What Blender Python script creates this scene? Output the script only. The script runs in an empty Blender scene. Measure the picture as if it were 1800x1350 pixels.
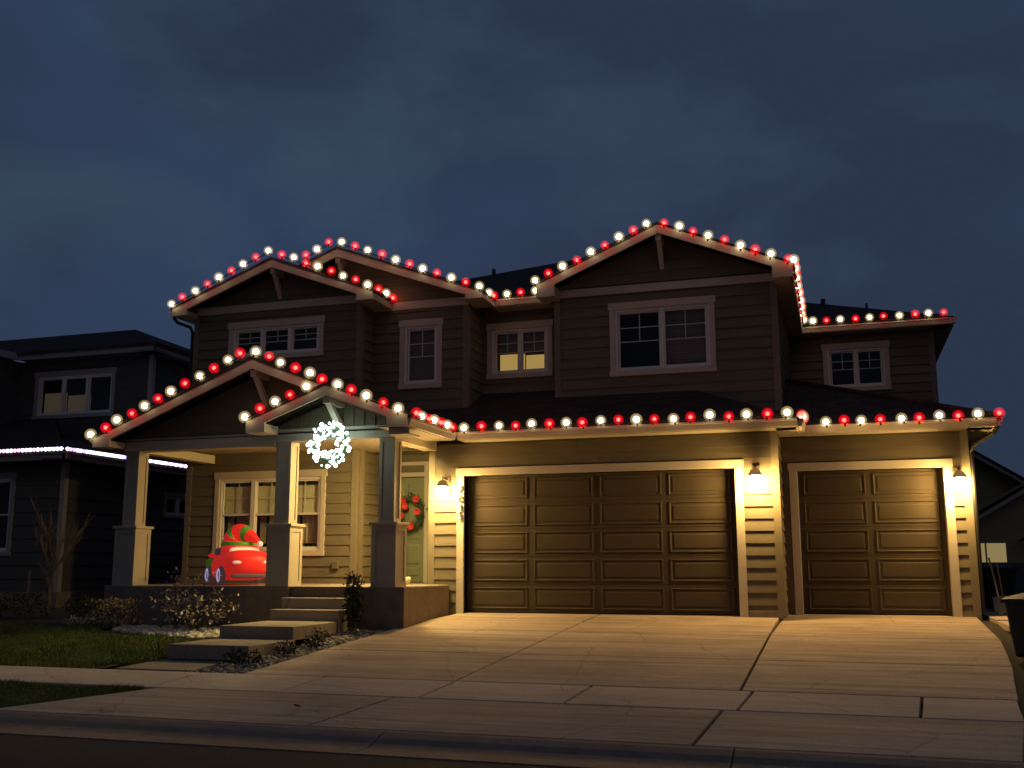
import bpy, math, random
import numpy as np
from mathutils import Vector, Matrix
random.seed(7); rng = np.random.default_rng(7)
sc = bpy.context.scene
COL = sc.collection
R = math.radians

# ---------------------------------------------------------------- camera, sky, sun, exposure
cam_d = bpy.data.cameras.new("camera"); cam = bpy.data.objects.new("camera", cam_d); COL.objects.link(cam)
cam_d.sensor_width = 36.0; cam_d.lens = 36.09; cam_d.clip_start = 0.1; cam_d.clip_end = 2000
_yaw, _pitch, _roll = 0.308698, 0.173422, 0.002065
_m = Matrix.Rotation(_yaw, 3, 'Z') @ Matrix.Rotation(_pitch, 3, 'X') @ Matrix.Rotation(_roll, 3, 'Y')
_r = Matrix((_m.col[0], _m.col[2], -_m.col[1])).transposed()
cam.matrix_world = Matrix.Translation((6.7139, -17.7333, 0.8660)) @ _r.to_4x4()
sc.camera = cam

world = bpy.data.worlds.new("World"); sc.world = world; world.use_nodes = True
def build_sky():
    nt = world.node_tree; N = nt.nodes; L = nt.links; N.clear()
    out = N.new('ShaderNodeOutputWorld'); bg = N.new('ShaderNodeBackground'); bg.inputs[1].default_value = 0.1
    sky = N.new('ShaderNodeTexSky'); sky.sky_type = 'NISHITA'; sky.sun_disc = False
    sky.sun_elevation = R(-3.0); sky.sun_rotation = R(150); sky.altitude = 800; sky.air_density = 1.2; sky.dust_density = 0.6; sky.ozone_density = 2.5
    tc = N.new('ShaderNodeTexCoord')
    # soft stratus: noise over the direction, flattened towards the horizon
    mp = N.new('ShaderNodeMapping'); mp.inputs['Scale'].default_value = (1.1, 1.1, 1.9); mp.inputs['Location'].default_value = (3.1, 0.4, 1.7)
    L.new(tc.outputs['Generated'], mp.inputs[0])
    n1 = N.new('ShaderNodeTexNoise'); n1.inputs['Scale'].default_value = 1.7; n1.inputs['Detail'].default_value = 6; n1.inputs['Roughness'].default_value = 0.5; n1.inputs['Distortion'].default_value = 0.5
    L.new(mp.outputs[0], n1.inputs[0])
    r1 = N.new('ShaderNodeValToRGB'); r1.color_ramp.elements[0].position = 0.40; r1.color_ramp.elements[1].position = 0.62
    L.new(n1.outputs[0], r1.inputs[0])
    n2 = N.new('ShaderNodeTexNoise'); n2.inputs['Scale'].default_value = 4.2; n2.inputs['Detail'].default_value = 5; n2.inputs['Distortion'].default_value = 0.25
    L.new(mp.outputs[0], n2.inputs[0])
    r2 = N.new('ShaderNodeValToRGB'); r2.color_ramp.elements[0].position = 0.46; r2.color_ramp.elements[1].position = 0.80
    L.new(n2.outputs[0], r2.inputs[0])
    base = N.new('ShaderNodeMixRGB'); base.blend_type = 'MIX'; base.inputs[0].default_value = 0.85
    L.new(sky.outputs[0], base.inputs[1]); base.inputs[2].default_value = (0.33, 0.55, 1.12, 1)
    mx = N.new('ShaderNodeMixRGB'); L.new(r1.outputs[0], mx.inputs[0]); L.new(base.outputs[0], mx.inputs[1]); mx.inputs[2].default_value = (0.245, 0.36, 0.68, 1)
    ml = N.new('ShaderNodeMixRGB'); ml.blend_type = 'MIX'
    sca = N.new('ShaderNodeMath'); sca.operation = 'MULTIPLY'; sca.inputs[1].default_value = 0.85
    L.new(r2.outputs[0], sca.inputs[0]); L.new(sca.outputs[0], ml.inputs[0]); L.new(mx.outputs[0], ml.inputs[1]); ml.inputs[2].default_value = (0.45, 0.80, 1.22, 1)
    L.new(ml.outputs[0], bg.inputs[0]); L.new(bg.outputs[0], out.inputs[0])
build_sky()

sun_d = bpy.data.lights.new("sun", 'SUN'); sun_d.energy = 0.025; sun_d.angle = R(30); sun_d.color = (1.0, 0.55, 0.30)
sun = bpy.data.objects.new("sun", sun_d); COL.objects.link(sun)
sun.rotation_euler = (R(64), 0, R(22))
vs = sc.view_settings; vs.view_transform = 'Standard'; vs.look = 'None'; vs.exposure = 0.0; vs.gamma = 1.0; vs.use_curve_mapping = False
sc.cycles.use_denoising = True
sc.cycles.max_bounces = 6; sc.cycles.transparent_max_bounces = 16
sc.cycles.sample_clamp_indirect = 4.0; sc.cycles.sample_clamp_direct = 0.0
sc.cycles.caustics_reflective = False; sc.cycles.caustics_refractive = False

# ---------------------------------------------------------------- materials
def mat(name, col, rough=0.8, var=0.15, vscale=3.0, bump=0.0, bscale=60.0, metallic=0.0, spec=0.3, vec=None, stretch=None):
    m = bpy.data.materials.new(name); m.use_nodes = True; nt = m.node_tree; N = nt.nodes; L = nt.links
    b = N['Principled BSDF']; b.inputs['Roughness'].default_value = rough; b.inputs['Metallic'].default_value = metallic
    b.inputs['Specular IOR Level'].default_value = spec
    g = N.new('ShaderNodeNewGeometry'); src = g.outputs['Position']
    if stretch:
        mp = N.new('ShaderNodeMapping'); mp.inputs['Scale'].default_value = stretch; L.new(src, mp.inputs[0]); src = mp.outputs[0]
    n = N.new('ShaderNodeTexNoise'); n.inputs['Scale'].default_value = vscale; n.inputs['Detail'].default_value = 6; n.inputs['Roughness'].default_value = 0.6
    L.new(src, n.inputs[0])
    mr = N.new('ShaderNodeMapRange'); mr.inputs[1].default_value = 0.25; mr.inputs[2].default_value = 0.75; mr.inputs[3].default_value = 1 - var; mr.inputs[4].default_value = 1 + var
    L.new(n.outputs[0], mr.inputs[0])
    mu = N.new('ShaderNodeVectorMath'); mu.operation = 'SCALE'; mu.inputs[0].default_value = col; L.new(mr.outputs[0], mu.inputs['Scale'])
    L.new(mu.outputs[0], b.inputs['Base Color'])
    if bump:
        n2 = N.new('ShaderNodeTexNoise'); n2.inputs['Scale'].default_value = bscale; n2.inputs['Detail'].default_value = 4
        L.new(src, n2.inputs[0])
        bp = N.new('ShaderNodeBump'); bp.inputs['Strength'].default_value = bump; bp.inputs['Distance'].default_value = 0.02
        L.new(n2.outputs[0], bp.inputs['Height']); L.new(bp.outputs[0], b.inputs['Normal'])
    return m
def emit(name, col, strength, sampled=True, mix=None):
    m = bpy.data.materials.new(name); m.use_nodes = True; nt = m.node_tree; N = nt.nodes; L = nt.links; N.clear()
    o = N.new('ShaderNodeOutputMaterial'); e = N.new('ShaderNodeEmission'); e.inputs[0].default_value = (*col, 1); e.inputs[1].default_value = strength
    if mix is None: L.new(e.outputs[0], o.inputs[0])
    else:
        t = N.new('ShaderNodeBsdfTransparent'); x = N.new('ShaderNodeMixShader'); x.inputs[0].default_value = mix
        L.new(t.outputs[0], x.inputs[1]); L.new(e.outputs[0], x.inputs[2]); L.new(x.outputs[0], o.inputs[0])
    if not sampled: m.cycles.emission_sampling = 'NONE'
    return m
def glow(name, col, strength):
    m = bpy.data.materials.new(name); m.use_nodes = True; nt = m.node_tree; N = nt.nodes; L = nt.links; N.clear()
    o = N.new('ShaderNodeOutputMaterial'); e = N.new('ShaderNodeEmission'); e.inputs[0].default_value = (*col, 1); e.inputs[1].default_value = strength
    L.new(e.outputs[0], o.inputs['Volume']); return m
def glass(name, tint=(0.88, 0.88, 0.86), gl=0.03):
    m = bpy.data.materials.new(name); m.use_nodes = True; nt = m.node_tree; N = nt.nodes; L = nt.links; N.clear()
    o = N.new('ShaderNodeOutputMaterial'); t = N.new('ShaderNodeBsdfTransparent'); t.inputs[0].default_value = (*tint, 1)
    g = N.new('ShaderNodeBsdfGlossy'); g.inputs['Roughness'].default_value = 0.03; g.inputs[0].default_value = (0.9, 0.9, 0.9, 1)
    x = N.new('ShaderNodeMixShader'); x.inputs[0].default_value = gl
    L.new(t.outputs[0], x.inputs[1]); L.new(g.outputs[0], x.inputs[2]); L.new(x.outputs[0], o.inputs[0])
    return m
def concrete(name, col, band=0.27):
    m = bpy.data.materials.new(name); m.use_nodes = True; nt = m.node_tree; N = nt.nodes; L = nt.links
    b = N['Principled BSDF']; b.inputs['Roughness'].default_value = 0.85; b.inputs['Specular IOR Level'].default_value = 0.25
    g = N.new('ShaderNodeNewGeometry')
    oi = N.new('ShaderNodeObjectInfo')
    mp = N.new('ShaderNodeMapping'); mp.inputs['Scale'].default_value = (0.22, 4.2, 1); L.new(g.outputs['Position'], mp.inputs[0])
    L.new(oi.outputs['Random'], mp.inputs['Location'])
    n1 = N.new('ShaderNodeTexNoise'); n1.inputs['Scale'].default_value = 1.6; n1.inputs['Detail'].default_value = 6; n1.inputs['Distortion'].default_value = 0.6; L.new(mp.outputs[0], n1.inputs[0])
    n2 = N.new('ShaderNodeTexNoise'); n2.inputs['Scale'].default_value = 1.1; n2.inputs['Detail'].default_value = 8; n2.inputs['Roughness'].default_value = 0.65; L.new(g.outputs['Position'], n2.inputs[0])
    n3 = N.new('ShaderNodeTexNoise'); n3.inputs['Scale'].default_value = 70; n3.inputs['Detail'].default_value = 3; L.new(g.outputs['Position'], n3.inputs[0])
    def rng_(o, a, c):
        q = N.new('ShaderNodeMapRange'); q.inputs[1].default_value = 0.3; q.inputs[2].default_value = 0.7; q.inputs[3].default_value = a; q.inputs[4].default_value = c; L.new(o, q.inputs[0]); return q.outputs[0]
    def mul(a, c):
        q = N.new('ShaderNodeMath'); q.operation = 'MULTIPLY'; L.new(a, q.inputs[0]); L.new(c, q.inputs[1]); return q.outputs[0]
    f = mul(mul(rng_(n1.outputs[0], 1 - band, 1 + band), rng_(n2.outputs[0], 0.82, 1.16)), rng_(n3.outputs[0], 0.84, 1.16))
    rr = N.new('ShaderNodeMapRange'); rr.inputs[3].default_value = 0.92; rr.inputs[4].default_value = 1.06; L.new(oi.outputs['Random'], rr.inputs[0])
    f = mul(f, rr.outputs[0])
    n5 = N.new('ShaderNodeTexNoise'); n5.inputs['Scale'].default_value = 0.55; n5.inputs['Detail'].default_value = 9; n5.inputs['Roughness'].default_value = 0.7; L.new(g.outputs['Position'], n5.inputs[0])
    q5 = N.new('ShaderNodeMapRange'); q5.inputs[1].default_value = 0.56; q5.inputs[2].default_value = 0.68; q5.inputs[3].default_value = 1.0; q5.inputs[4].default_value = 0.68; L.new(n5.outputs[0], q5.inputs[0]); f = mul(f, q5.outputs[0])
    vo = N.new('ShaderNodeTexVoronoi'); vo.feature = 'DISTANCE_TO_EDGE'; vo.inputs['Scale'].default_value = 0.42
    wv = N.new('ShaderNodeMixRGB'); wv.blend_type = 'ADD'; wv.inputs[0].default_value = 0.35; L.new(g.outputs['Position'], wv.inputs[1]); L.new(n2.outputs['Color'], wv.inputs[2]); L.new(wv.outputs[0], vo.inputs[0])
    q6 = N.new('ShaderNodeMapRange'); q6.inputs[1].default_value = 0.0; q6.inputs[2].default_value = 0.006; q6.inputs[3].default_value = 0.62; q6.inputs[4].default_value = 1.0; L.new(vo.outputs['Distance'], q6.inputs[0]); f = mul(f, q6.outputs[0])
    v = N.new('ShaderNodeVectorMath'); v.operation = 'SCALE'; v.inputs[0].default_value = col; L.new(f, v.inputs['Scale']); L.new(v.outputs[0], b.inputs['Base Color'])
    # broom finish and swept ridges
    mp2 = N.new('ShaderNodeMapping'); mp2.inputs['Scale'].default_value = (2, 60, 1); L.new(g.outputs['Position'], mp2.inputs[0])
    n4 = N.new('ShaderNodeTexNoise'); n4.inputs['Scale'].default_value = 2; n4.inputs['Detail'].default_value = 3; L.new(mp2.outputs[0], n4.inputs[0])
    ad = N.new('ShaderNodeMath'); ad.operation = 'MULTIPLY_ADD'; ad.inputs[1].default_value = 0.12; L.new(n4.outputs[0], ad.inputs[0]); L.new(n1.outputs[0], ad.inputs[2])
    bp = N.new('ShaderNodeBump'); bp.inputs['Strength'].default_value = 0.35; bp.inputs['Distance'].default_value = 0.04; L.new(ad.outputs[0], bp.inputs['Height']); L.new(bp.outputs[0], b.inputs['Normal'])
    return m
def shingle(name, col):
    m = bpy.data.materials.new(name); m.use_nodes = True; nt = m.node_tree; N = nt.nodes; L = nt.links
    b = N['Principled BSDF']; b.inputs['Roughness'].default_value = 0.9; b.inputs['Specular IOR Level'].default_value = 0.15
    g = N.new('ShaderNodeNewGeometry'); mp = N.new('ShaderNodeMapping'); L.new(g.outputs['Position'], mp.inputs[0])
    br = N.new('ShaderNodeTexBrick'); br.inputs['Scale'].default_value = 1.0; br.inputs['Brick Width'].default_value = 0.3; br.inputs['Row Height'].default_value = 0.13; br.inputs['Mortar Size'].default_value = 0.008
    br.inputs['Color1'].default_value = (*[c * 0.75 for c in col], 1); br.inputs['Color2'].default_value = (*[c * 1.25 for c in col], 1); br.inputs['Mortar'].default_value = (*[c * 0.5 for c in col], 1)
    L.new(mp.outputs[0], br.inputs[0])
    n = N.new('ShaderNodeTexNoise'); n.inputs['Scale'].default_value = 90; L.new(g.outputs['Position'], n.inputs[0])
    mx = N.new('ShaderNodeMixRGB'); mx.blend_type = 'MULTIPLY'; mx.inputs[0].default_value = 0.6; L.new(br.outputs[0], mx.inputs[1]); L.new(n.outputs[0], mx.inputs[2]); L.new(mx.outputs[0], b.inputs['Base Color'])
    bp = N.new('ShaderNodeBump'); bp.inputs['Strength'].default_value = 0.5; bp.inputs['Distance'].default_value = 0.015; L.new(br.outputs['Fac'], bp.inputs['Height']); bp.invert = True; L.new(bp.outputs[0], b.inputs['Normal'])
    return m

M = dict(
    siding=mat('siding_paint', (0.155, 0.127, 0.078), 0.75, 0.16, 1.1, 0.25, 25, stretch=(1, 1, 7)),
    corner=mat('corner_paint', (0.20, 0.165, 0.108), 0.75, 0.1, 2.0),
    trim=mat('trim_paint', (0.52, 0.45, 0.345), 0.65, 0.05, 2.5, 0.08, 40),
    door=mat('garage_door_paint', (0.070, 0.052, 0.031), 0.7, 0.12, 1.4, 0.12, 90, stretch=(1, 1, 2), spec=0.2),
    column=mat('column_paint', (0.38, 0.325, 0.245), 0.7, 0.06, 3.0, 0.08, 40),
    frontdoor=mat('front_door_paint', (0.22, 0.235, 0.13), 0.45, 0.05, 3.0),
    white=mat('white_vinyl', (0.72, 0.68, 0.60), 0.5, 0.04, 4),
    soffit=mat('soffit_paint', (0.42, 0.37, 0.29), 0.8, 0.05, 3),
    roof=shingle('roof_shingle', (0.075, 0.052, 0.044)),
    dark=mat('dark_metal', (0.02, 0.018, 0.016), 0.5, 0.1, 5),
    bronze=mat('dark_bronze', (0.06, 0.042, 0.027), 0.6, 0.1, 5),
    concrete=concrete('driveway_concrete', (0.44, 0.335, 0.25)),
    walk=concrete('sidewalk_concrete', (0.54, 0.43, 0.33), 0.08),
    padc=concrete('step_concrete', (0.30, 0.24, 0.17), 0.06),
    kerb=mat('kerb_concrete', (0.24, 0.175, 0.125), 0.85, 0.2, 4, 0.3, 60),
    footing=mat('foundation_concrete', (0.20, 0.155, 0.11), 0.9, 0.22, 5, 0.4, 14),
    asphalt=mat('asphalt', (0.055, 0.043, 0.034), 0.9, 0.25, 30, 0.5, 120),
    soil=mat('soil', (0.05, 0.04, 0.028), 0.95, 0.35, 6, 0.6, 30),
    grass=mat('grass_blades', (0.115, 0.145, 0.028), 0.7, 0.45, 2.2),
    turf=mat('turf_soil', (0.035, 0.045, 0.014), 0.95, 0.4, 8),
    rock=mat('river_rock', (0.60, 0.53, 0.40), 0.7, 0.45, 14, 0.2, 50),
    rock2=mat('dark_rock', (0.20, 0.17, 0.135), 0.75, 0.5, 14, 0.2, 50),
    blind=mat('roller_blind', (0.76, 0.74, 0.44), 0.85, 0.05, 3),
    blind2=mat('upper_blind', (0.20, 0.17, 0.14), 0.85, 0.08, 3, stretch=(1, 1, 12)),
    room=mat('dark_room', (0.035, 0.03, 0.025), 0.9, 0.3, 2),
    curtain=mat('curtain_cloth', (0.42, 0.38, 0.27), 0.9, 0.12, 2, stretch=(9, 9, 0.6)),
    glass=glass('window_glass'),
    nsiding=mat('neighbour_siding', (0.085, 0.08, 0.07), 0.85, 0.12, 2, 0.15, 20, stretch=(1, 1, 7)),
    ntrim=mat('neighbour_trim', (0.34, 0.29, 0.26), 0.75, 0.08, 2),
    nolive=mat('olive_siding', (0.42, 0.32, 0.16), 0.85, 0.1, 2, 0.15, 20, stretch=(1, 1, 7)),
    fence=mat('grey_fence', (0.10, 0.105, 0.11), 0.8, 0.15, 4),
    leafdk=mat('dark_leaf', (0.035, 0.042, 0.02), 0.6, 0.4, 10),
    leaftan=mat('tan_leaf', (0.55, 0.40, 0.15), 0.7, 0.4, 12),
    leafpale=mat('pale_leaf', (0.50, 0.42, 0.28), 0.6, 0.5, 14),
    bark=mat('bark', (0.15, 0.115, 0.085), 0.9, 0.3, 12, 0.4, 50),
    bin=mat('bin_plastic', (0.045, 0.040, 0.037), 0.5, 0.1, 6),
    shade=emit('lantern_shade', (0.55, 0.29, 0.10), 0.42, False),
    black=mat('black_plastic', (0.012, 0.011, 0.011), 0.5, 0.1, 6),
    redpetal=mat('red_petal', (0.70, 0.045, 0.04), 0.6, 0.2, 20),
    needle=mat('wreath_needle', (0.05, 0.075, 0.03), 0.7, 0.4, 20),
    ceramic=mat('pale_ceramic', (0.62, 0.58, 0.40), 0.5, 0.06, 10),
    orange=mat('orange_plastic', (0.75, 0.30, 0.03), 0.5, 0.1, 10),
    wood=mat('tool_wood', (0.42, 0.28, 0.14), 0.7, 0.2, 10, stretch=(8, 8, 1)),
    steel=mat('tool_steel', (0.12, 0.125, 0.13), 0.4, 0.1, 10, metallic=0.7),
    leafdead=mat('dry_leaf', (0.16, 0.11, 0.06), 0.8, 0.3, 20),
    cord=mat('light_cord', (0.02, 0.022, 0.018), 0.7, 0.1, 5),
    redcore=emit('red_bulb', (1.0, 0.05, 0.035), 9.0),
    whitecore=emit('white_bulb', (1.0, 0.82, 0.52), 5.4),
    redhalo=glow('red_halo', (1.0, 0.0, 0.012), 5.6),  # emissive volumes imitating the bloom around red and white bulbs
    whitehalo=glow('white_halo', (1.0, 0.74, 0.34), 2.7),
    wreathcore=emit('wreath_bulb', (0.72, 1.0, 0.92), 7.5),
    lamp=emit('lantern_glass', (1.0, 0.63, 0.20), 410.0),
    porchlamp=emit('porch_lamp_glass', (1.0, 0.75, 0.29), 1000.0),
    lit=emit('lit_room', (0.80, 0.52, 0.15), 0.52),
    litdim=emit('lit_blind', (0.62, 0.47, 0.20), 0.42),
    dimblind=emit('dim_blind', (0.50, 0.38, 0.24), 0.085, False),
    orangelamp=emit('table_lamp_glow', (1.0, 0.42, 0.10), 0.7),
)

# ---------------------------------------------------------------- mesh helpers
WL = {}
class MB:
    def __init__(s): s.v = []; s.f = []
    def add(s, vs, fs):
        o = len(s.v); s.v += [tuple(map(float, q)) for q in vs]; s.f += [tuple(i + o for i in f) for f in fs]; return s
    def box(s, x0, x1, y0, y1, z0, z1):
        if x0 > x1: x0, x1 = x1, x0
        if y0 > y1: y0, y1 = y1, y0
        if z0 > z1: z0, z1 = z1, z0
        return s.add([(x0,y0,z0),(x1,y0,z0),(x1,y1,z0),(x0,y1,z0),(x0,y0,z1),(x1,y0,z1),(x1,y1,z1),(x0,y1,z1)],
                     [(0,3,2,1),(4,5,6,7),(0,1,5,4),(1,2,6,5),(2,3,7,6),(3,0,4,7)])
    def prism(s, poly, vec):
        n = len(poly); a = [Vector(p) for p in poly]; v = Vector(vec)
        nrm = Vector((0,0,0))
        for i in range(n): nrm += a[i].cross(a[(i+1) % n])
        if nrm.dot(v) > 0: a = a[::-1]
        b = [q + v for q in a]
        return s.add(a + b, [tuple(range(n)), tuple(range(2*n-1, n-1, -1))] + [(i, i+n, (i+1) % n + n, (i+1) % n) for i in range(n)])
    def tube(s, pts, r, n=8, caps=True):
        pts = [Vector(p) for p in pts]; rr = r if isinstance(r, (list, tuple)) else [r]*len(pts)
        rings = []; up = Vector((0,0,1)); prev = None
        for i, p in enumerate(pts):
            d = (pts[min(i+1, len(pts)-1)] - pts[max(i-1, 0)]).normalized()
            if prev is None:
                a = d.cross(up);
                if a.length < 1e-3: a = d.cross(Vector((1,0,0)))
                a.normalize()
            else: a = (prev - d*prev.dot(d)).normalized()
            prev = a; b = d.cross(a)
            rings.append([p + (a*math.cos(2*math.pi*k/n) + b*math.sin(2*math.pi*k/n))*rr[i] for k in range(n)])
        vs_ = [q for rg in rings for q in rg]; fs = []
        for i in range(len(pts)-1):
            for k in range(n): fs.append((i*n+k, i*n+(k+1) % n, (i+1)*n+(k+1) % n, (i+1)*n+k))
        if caps: fs += [tuple(range(n-1, -1, -1)), tuple(range((len(pts)-1)*n, len(pts)*n))]
        return s.add(vs_, fs)
    def sphere(s, c, r, seg=12, rings=8, sc_=(1,1,1), e=1.0, mtx=None):
        vs_ = []; fs = []
        def sp(t): return math.copysign(abs(t)**e, t)
        for i in range(rings+1):
            ph = math.pi*i/rings - math.pi/2
            for k in range(seg):
                th = 2*math.pi*k/seg
                q = Vector((sp(math.cos(ph))*sp(math.cos(th))*r*sc_[0], sp(math.cos(ph))*sp(math.sin(th))*r*sc_[1], sp(math.sin(ph))*r*sc_[2]))
                if mtx: q = mtx @ q
                vs_.append(q + Vector(c))
        for i in range(rings):
            for k in range(seg): fs.append((i*seg+k, i*seg+(k+1) % seg, (i+1)*seg+(k+1) % seg, (i+1)*seg+k))
        return s.add(vs_, fs)
    def lathe(s, c, prof, seg=16):
        vs_ = []; fs = []; n = len(prof)
        for r_, z in prof:
            for k in range(seg): vs_.append((c[0]+r_*math.cos(2*math.pi*k/seg), c[1]+r_*math.sin(2*math.pi*k/seg), c[2]+z))
        for i in range(n-1):
            for k in range(seg): fs.append((i*seg+k, i*seg+(k+1) % seg, (i+1)*seg+(k+1) % seg, (i+1)*seg+k))
        return s.add(vs_, fs)
    def build(s, name, m, parent=None, smooth=False, bevel=0.0, world_origin=None):
        a = np.array(s.v); c = (a.min(0) + a.max(0))/2 if world_origin is None else np.array(world_origin, float)
        me = bpy.data.meshes.new(name); me.from_pydata((a - c).tolist(), [], s.f); me.validate(); me.update()
        if m is not None: me.materials.append(M[m] if isinstance(m, str) else m)
        if smooth: me.polygons.foreach_set('use_smooth', [True]*len(me.polygons))
        o = bpy.data.objects.new(name, me); COL.objects.link(o)
        pw = WL[parent.name] if parent else np.zeros(3)
        if parent: o.parent = parent
        o.location = tuple(c - pw); WL[o.name] = c
        if bevel:
            b = o.modifiers.new('bevel', 'BEVEL'); b.width = bevel; b.segments = 2; b.limit_method = 'ANGLE'
        return o
def tag(o, label=None, cat=None, group=None, kind=None):
    if label: o['label'] = label
    if cat: o['category'] = cat
    if group: o['group'] = group
    if kind: o['kind'] = kind
    return o
def thing(name, label, cat, loc, group=None, kind=None):
    o = bpy.data.objects.new(name, None); COL.objects.link(o); o.location = loc; o.empty_display_size = 0.2
    WL[o.name] = np.array(loc, float); return tag(o, label, cat, group, kind)
def inst(name, mesh, loc, parent=None, rot=None, scale=None):
    o = bpy.data.objects.new(name, mesh); COL.objects.link(o); pw = WL[parent.name] if parent else np.zeros(3)
    if parent: o.parent = parent
    o.location = tuple(np.array(loc, float) - pw); WL[o.name] = np.array(loc, float)
    if rot: o.rotation_euler = rot
    if scale: o.scale = scale
    return o

# ---------------------------------------------------------------- ground, road, pavements
S = 0.0777
def gz(y): return S*y if y < 0 else 0.0
def ground_sheet():
    ys = [-8.53, -7.12, -6.13, -4, -2, 0, 1.5, 6, 12, 30, 80, 400]
    zs = [gz(y) - 0.07 for y in ys]
    b = MB()
    for i in range(len(ys)-1): b.add([(-300, ys[i], zs[i]), (300, ys[i], zs[i]), (300, ys[i+1], zs[i+1]), (-300, ys[i+1], zs[i+1])], [(0,1,2,3)])
    tag(b.build('ground', 'soil'), kind='structure')
    b = MB(); prof = [(-9.40, -0.738), (-13, -0.70), (-19, -0.72), (-24, -0.78), (-60, -0.8)]
    for i in range(len(prof)-1):
        (y1, z1), (y0, z0) = prof[i], prof[i+1]
        b.add([(-300, y0, z0), (300, y0, z0), (300, y1, z1), (-300, y1, z1)], [(0,1,2,3)])
    tag(b.build('road', 'asphalt'), kind='structure')
    kr = thing('kerb', None, None, (0, -9, -0.75), kind='structure')
    prof = [(-8.545, -0.666), (-8.62, -0.672), (-8.74, -0.70), (-8.84, -0.735), (-8.93, -0.752), (-9.0, -0.756), (-9.40, -0.728), (-9.40, -0.85), (-8.545, -0.85)]
    xs = [-40, -31, -22, -16, -10, -5, -1.4, 2.55, 5.75, 9.6, 14, 20, 30]
    for a, c in zip(xs[:-1], xs[1:]):
        p = MB().prism([(a+0.006, y, z) for y, z in prof], (c-a-0.012, 0, 0)); p.build('kerb_section', 'kerb', kr)
ground_sheet()

def slab(parent, poly, m, name='slab', th=0.1, lift=0.0, gap=0.014):
    c = np.mean(np.array(poly), 0); pts = []
    for x, y in poly:
        d = np.array([x, y]) - c; k = max(0.0, 1 - gap*1.4/max(np.linalg.norm(d), .1)); q = c + d*k
        pts.append((q[0], q[1], gz(q[1]) + lift))
    b = MB().prism([(x, y, z - th) for x, y, z in pts], (0, 0, th)); return b.build(name, m, parent, bevel=0.008)
def driveway():
    d = thing('driveway', None, None, (3, -3, -0.2), kind='structure')
    def lx(y): return float(np.interp(-y, [0, 0.3, 1.3, 3.0, 6.13], [0.01, 0.0, -0.24, -0.36, -0.53]))
    def rx(y): return float(np.interp(-y, [-0.95, 2.1, 3.7, 6.13], [8.74, 8.68, 8.58, 8.30]))
    c1 = lambda y: 2.61 + (2.315-2.61)*(-y/6.0); c2 = lambda y: 5.645 - 0.012*(-y)
    rows = [-0.02, -2.1, -4.18, -6.13]
    for i in range(3):
        a, b = rows[i], rows[i+1]
        if i == 0:
            slab(d, [(lx(a)+.02, 0.13), (2.61, 0.13), (c1(b), b), (lx(b), b), (lx(-1.3), -1.3), (lx(-.3), -.3)], 'concrete')
            slab(d, [(2.61, 0.13), (5.66, 0.13), (c2(b), b), (c1(b), b)], 'concrete')
            slab(d, [(5.70, 1.14), (8.74, 1.14), (rx(b), b), (c2(b), b)], 'concrete')
        else:
            slab(d, [(lx(a), a), (c1(a), a), (c1(b), b), (lx(b), b)], 'concrete')
            slab(d, [(c1(a), a), (c2(a), a), (c2(b), b), (c1(b), b)], 'concrete')
            slab(d, [(c2(a), a), (rx(a), a), (rx((a+b)/2), (a+b)/2), (rx(b), b), (c2(b), b)], 'concrete')
    ap = thing('apron', None, None, (3, -7.8, -0.6), kind='structure')
    slab(ap, [(-1.05, -7.12), (1.98, -7.12), (1.70, -8.53), (-2.15, -8.53)], 'concrete')
    slab(ap, [(1.98, -7.12), (5.49, -7.12), (5.39, -8.53), (1.70, -8.53)], 'concrete')
    slab(ap, [(5.49, -7.12), (8.2, -7.12), (7.97, -8.53), (5.39, -8.53)], 'concrete')
    sw = thing('sidewalk', None, None, (0, -6.6, -0.5), kind='structure')
    xs = [-24.9+1.7*i for i in range(15)] + [0.63, 2.33, 3.95, 5.71, 7.39, 8.28]
    for a, b in zip(xs[:-1], xs[1:]):
        slab(sw, [(a, -6.145), (b, -6.145), (b-0.08, -7.11), (a-0.08, -7.11)], 'walk', lift=0.002)
driveway()

def front_path():
    p = thing('front_path', None, None, (-1.6, -4, -0.2), kind='structure')
    def st(x0, x1, y0, y1, zt, th, name): MB().box(x0, x1, y0, y1, zt-th, zt).build(name, 'padc', p, bevel=0.012)
    st(-2.27, -1.03, -4.02, -2.64, -0.035, 0.20, 'slab')
    st(-2.30, -1.02, -5.22, -3.96, -0.22, 0.20, 'slab')
    MB().prism([(-2.42, -6.13, -0.58), (-1.28, -6.13, -0.58), (-1.40, -5.1, -0.55), (-2.42, -5.1, -0.55)], (0, 0, 0.12)).build('slab', 'padc', p, bevel=0.008)
    w = thing('side_walkway', None, None, (9.1, 0, 0), kind='structure')
    for i in range(6): MB().box(8.92, 9.62, -1.1 + i*1.22, 0.1 + i*1.22, -0.12, 0.0 - 0.02*(i == 0)).build('slab', 'walk', w, bevel=0.01)
front_path()

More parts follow.
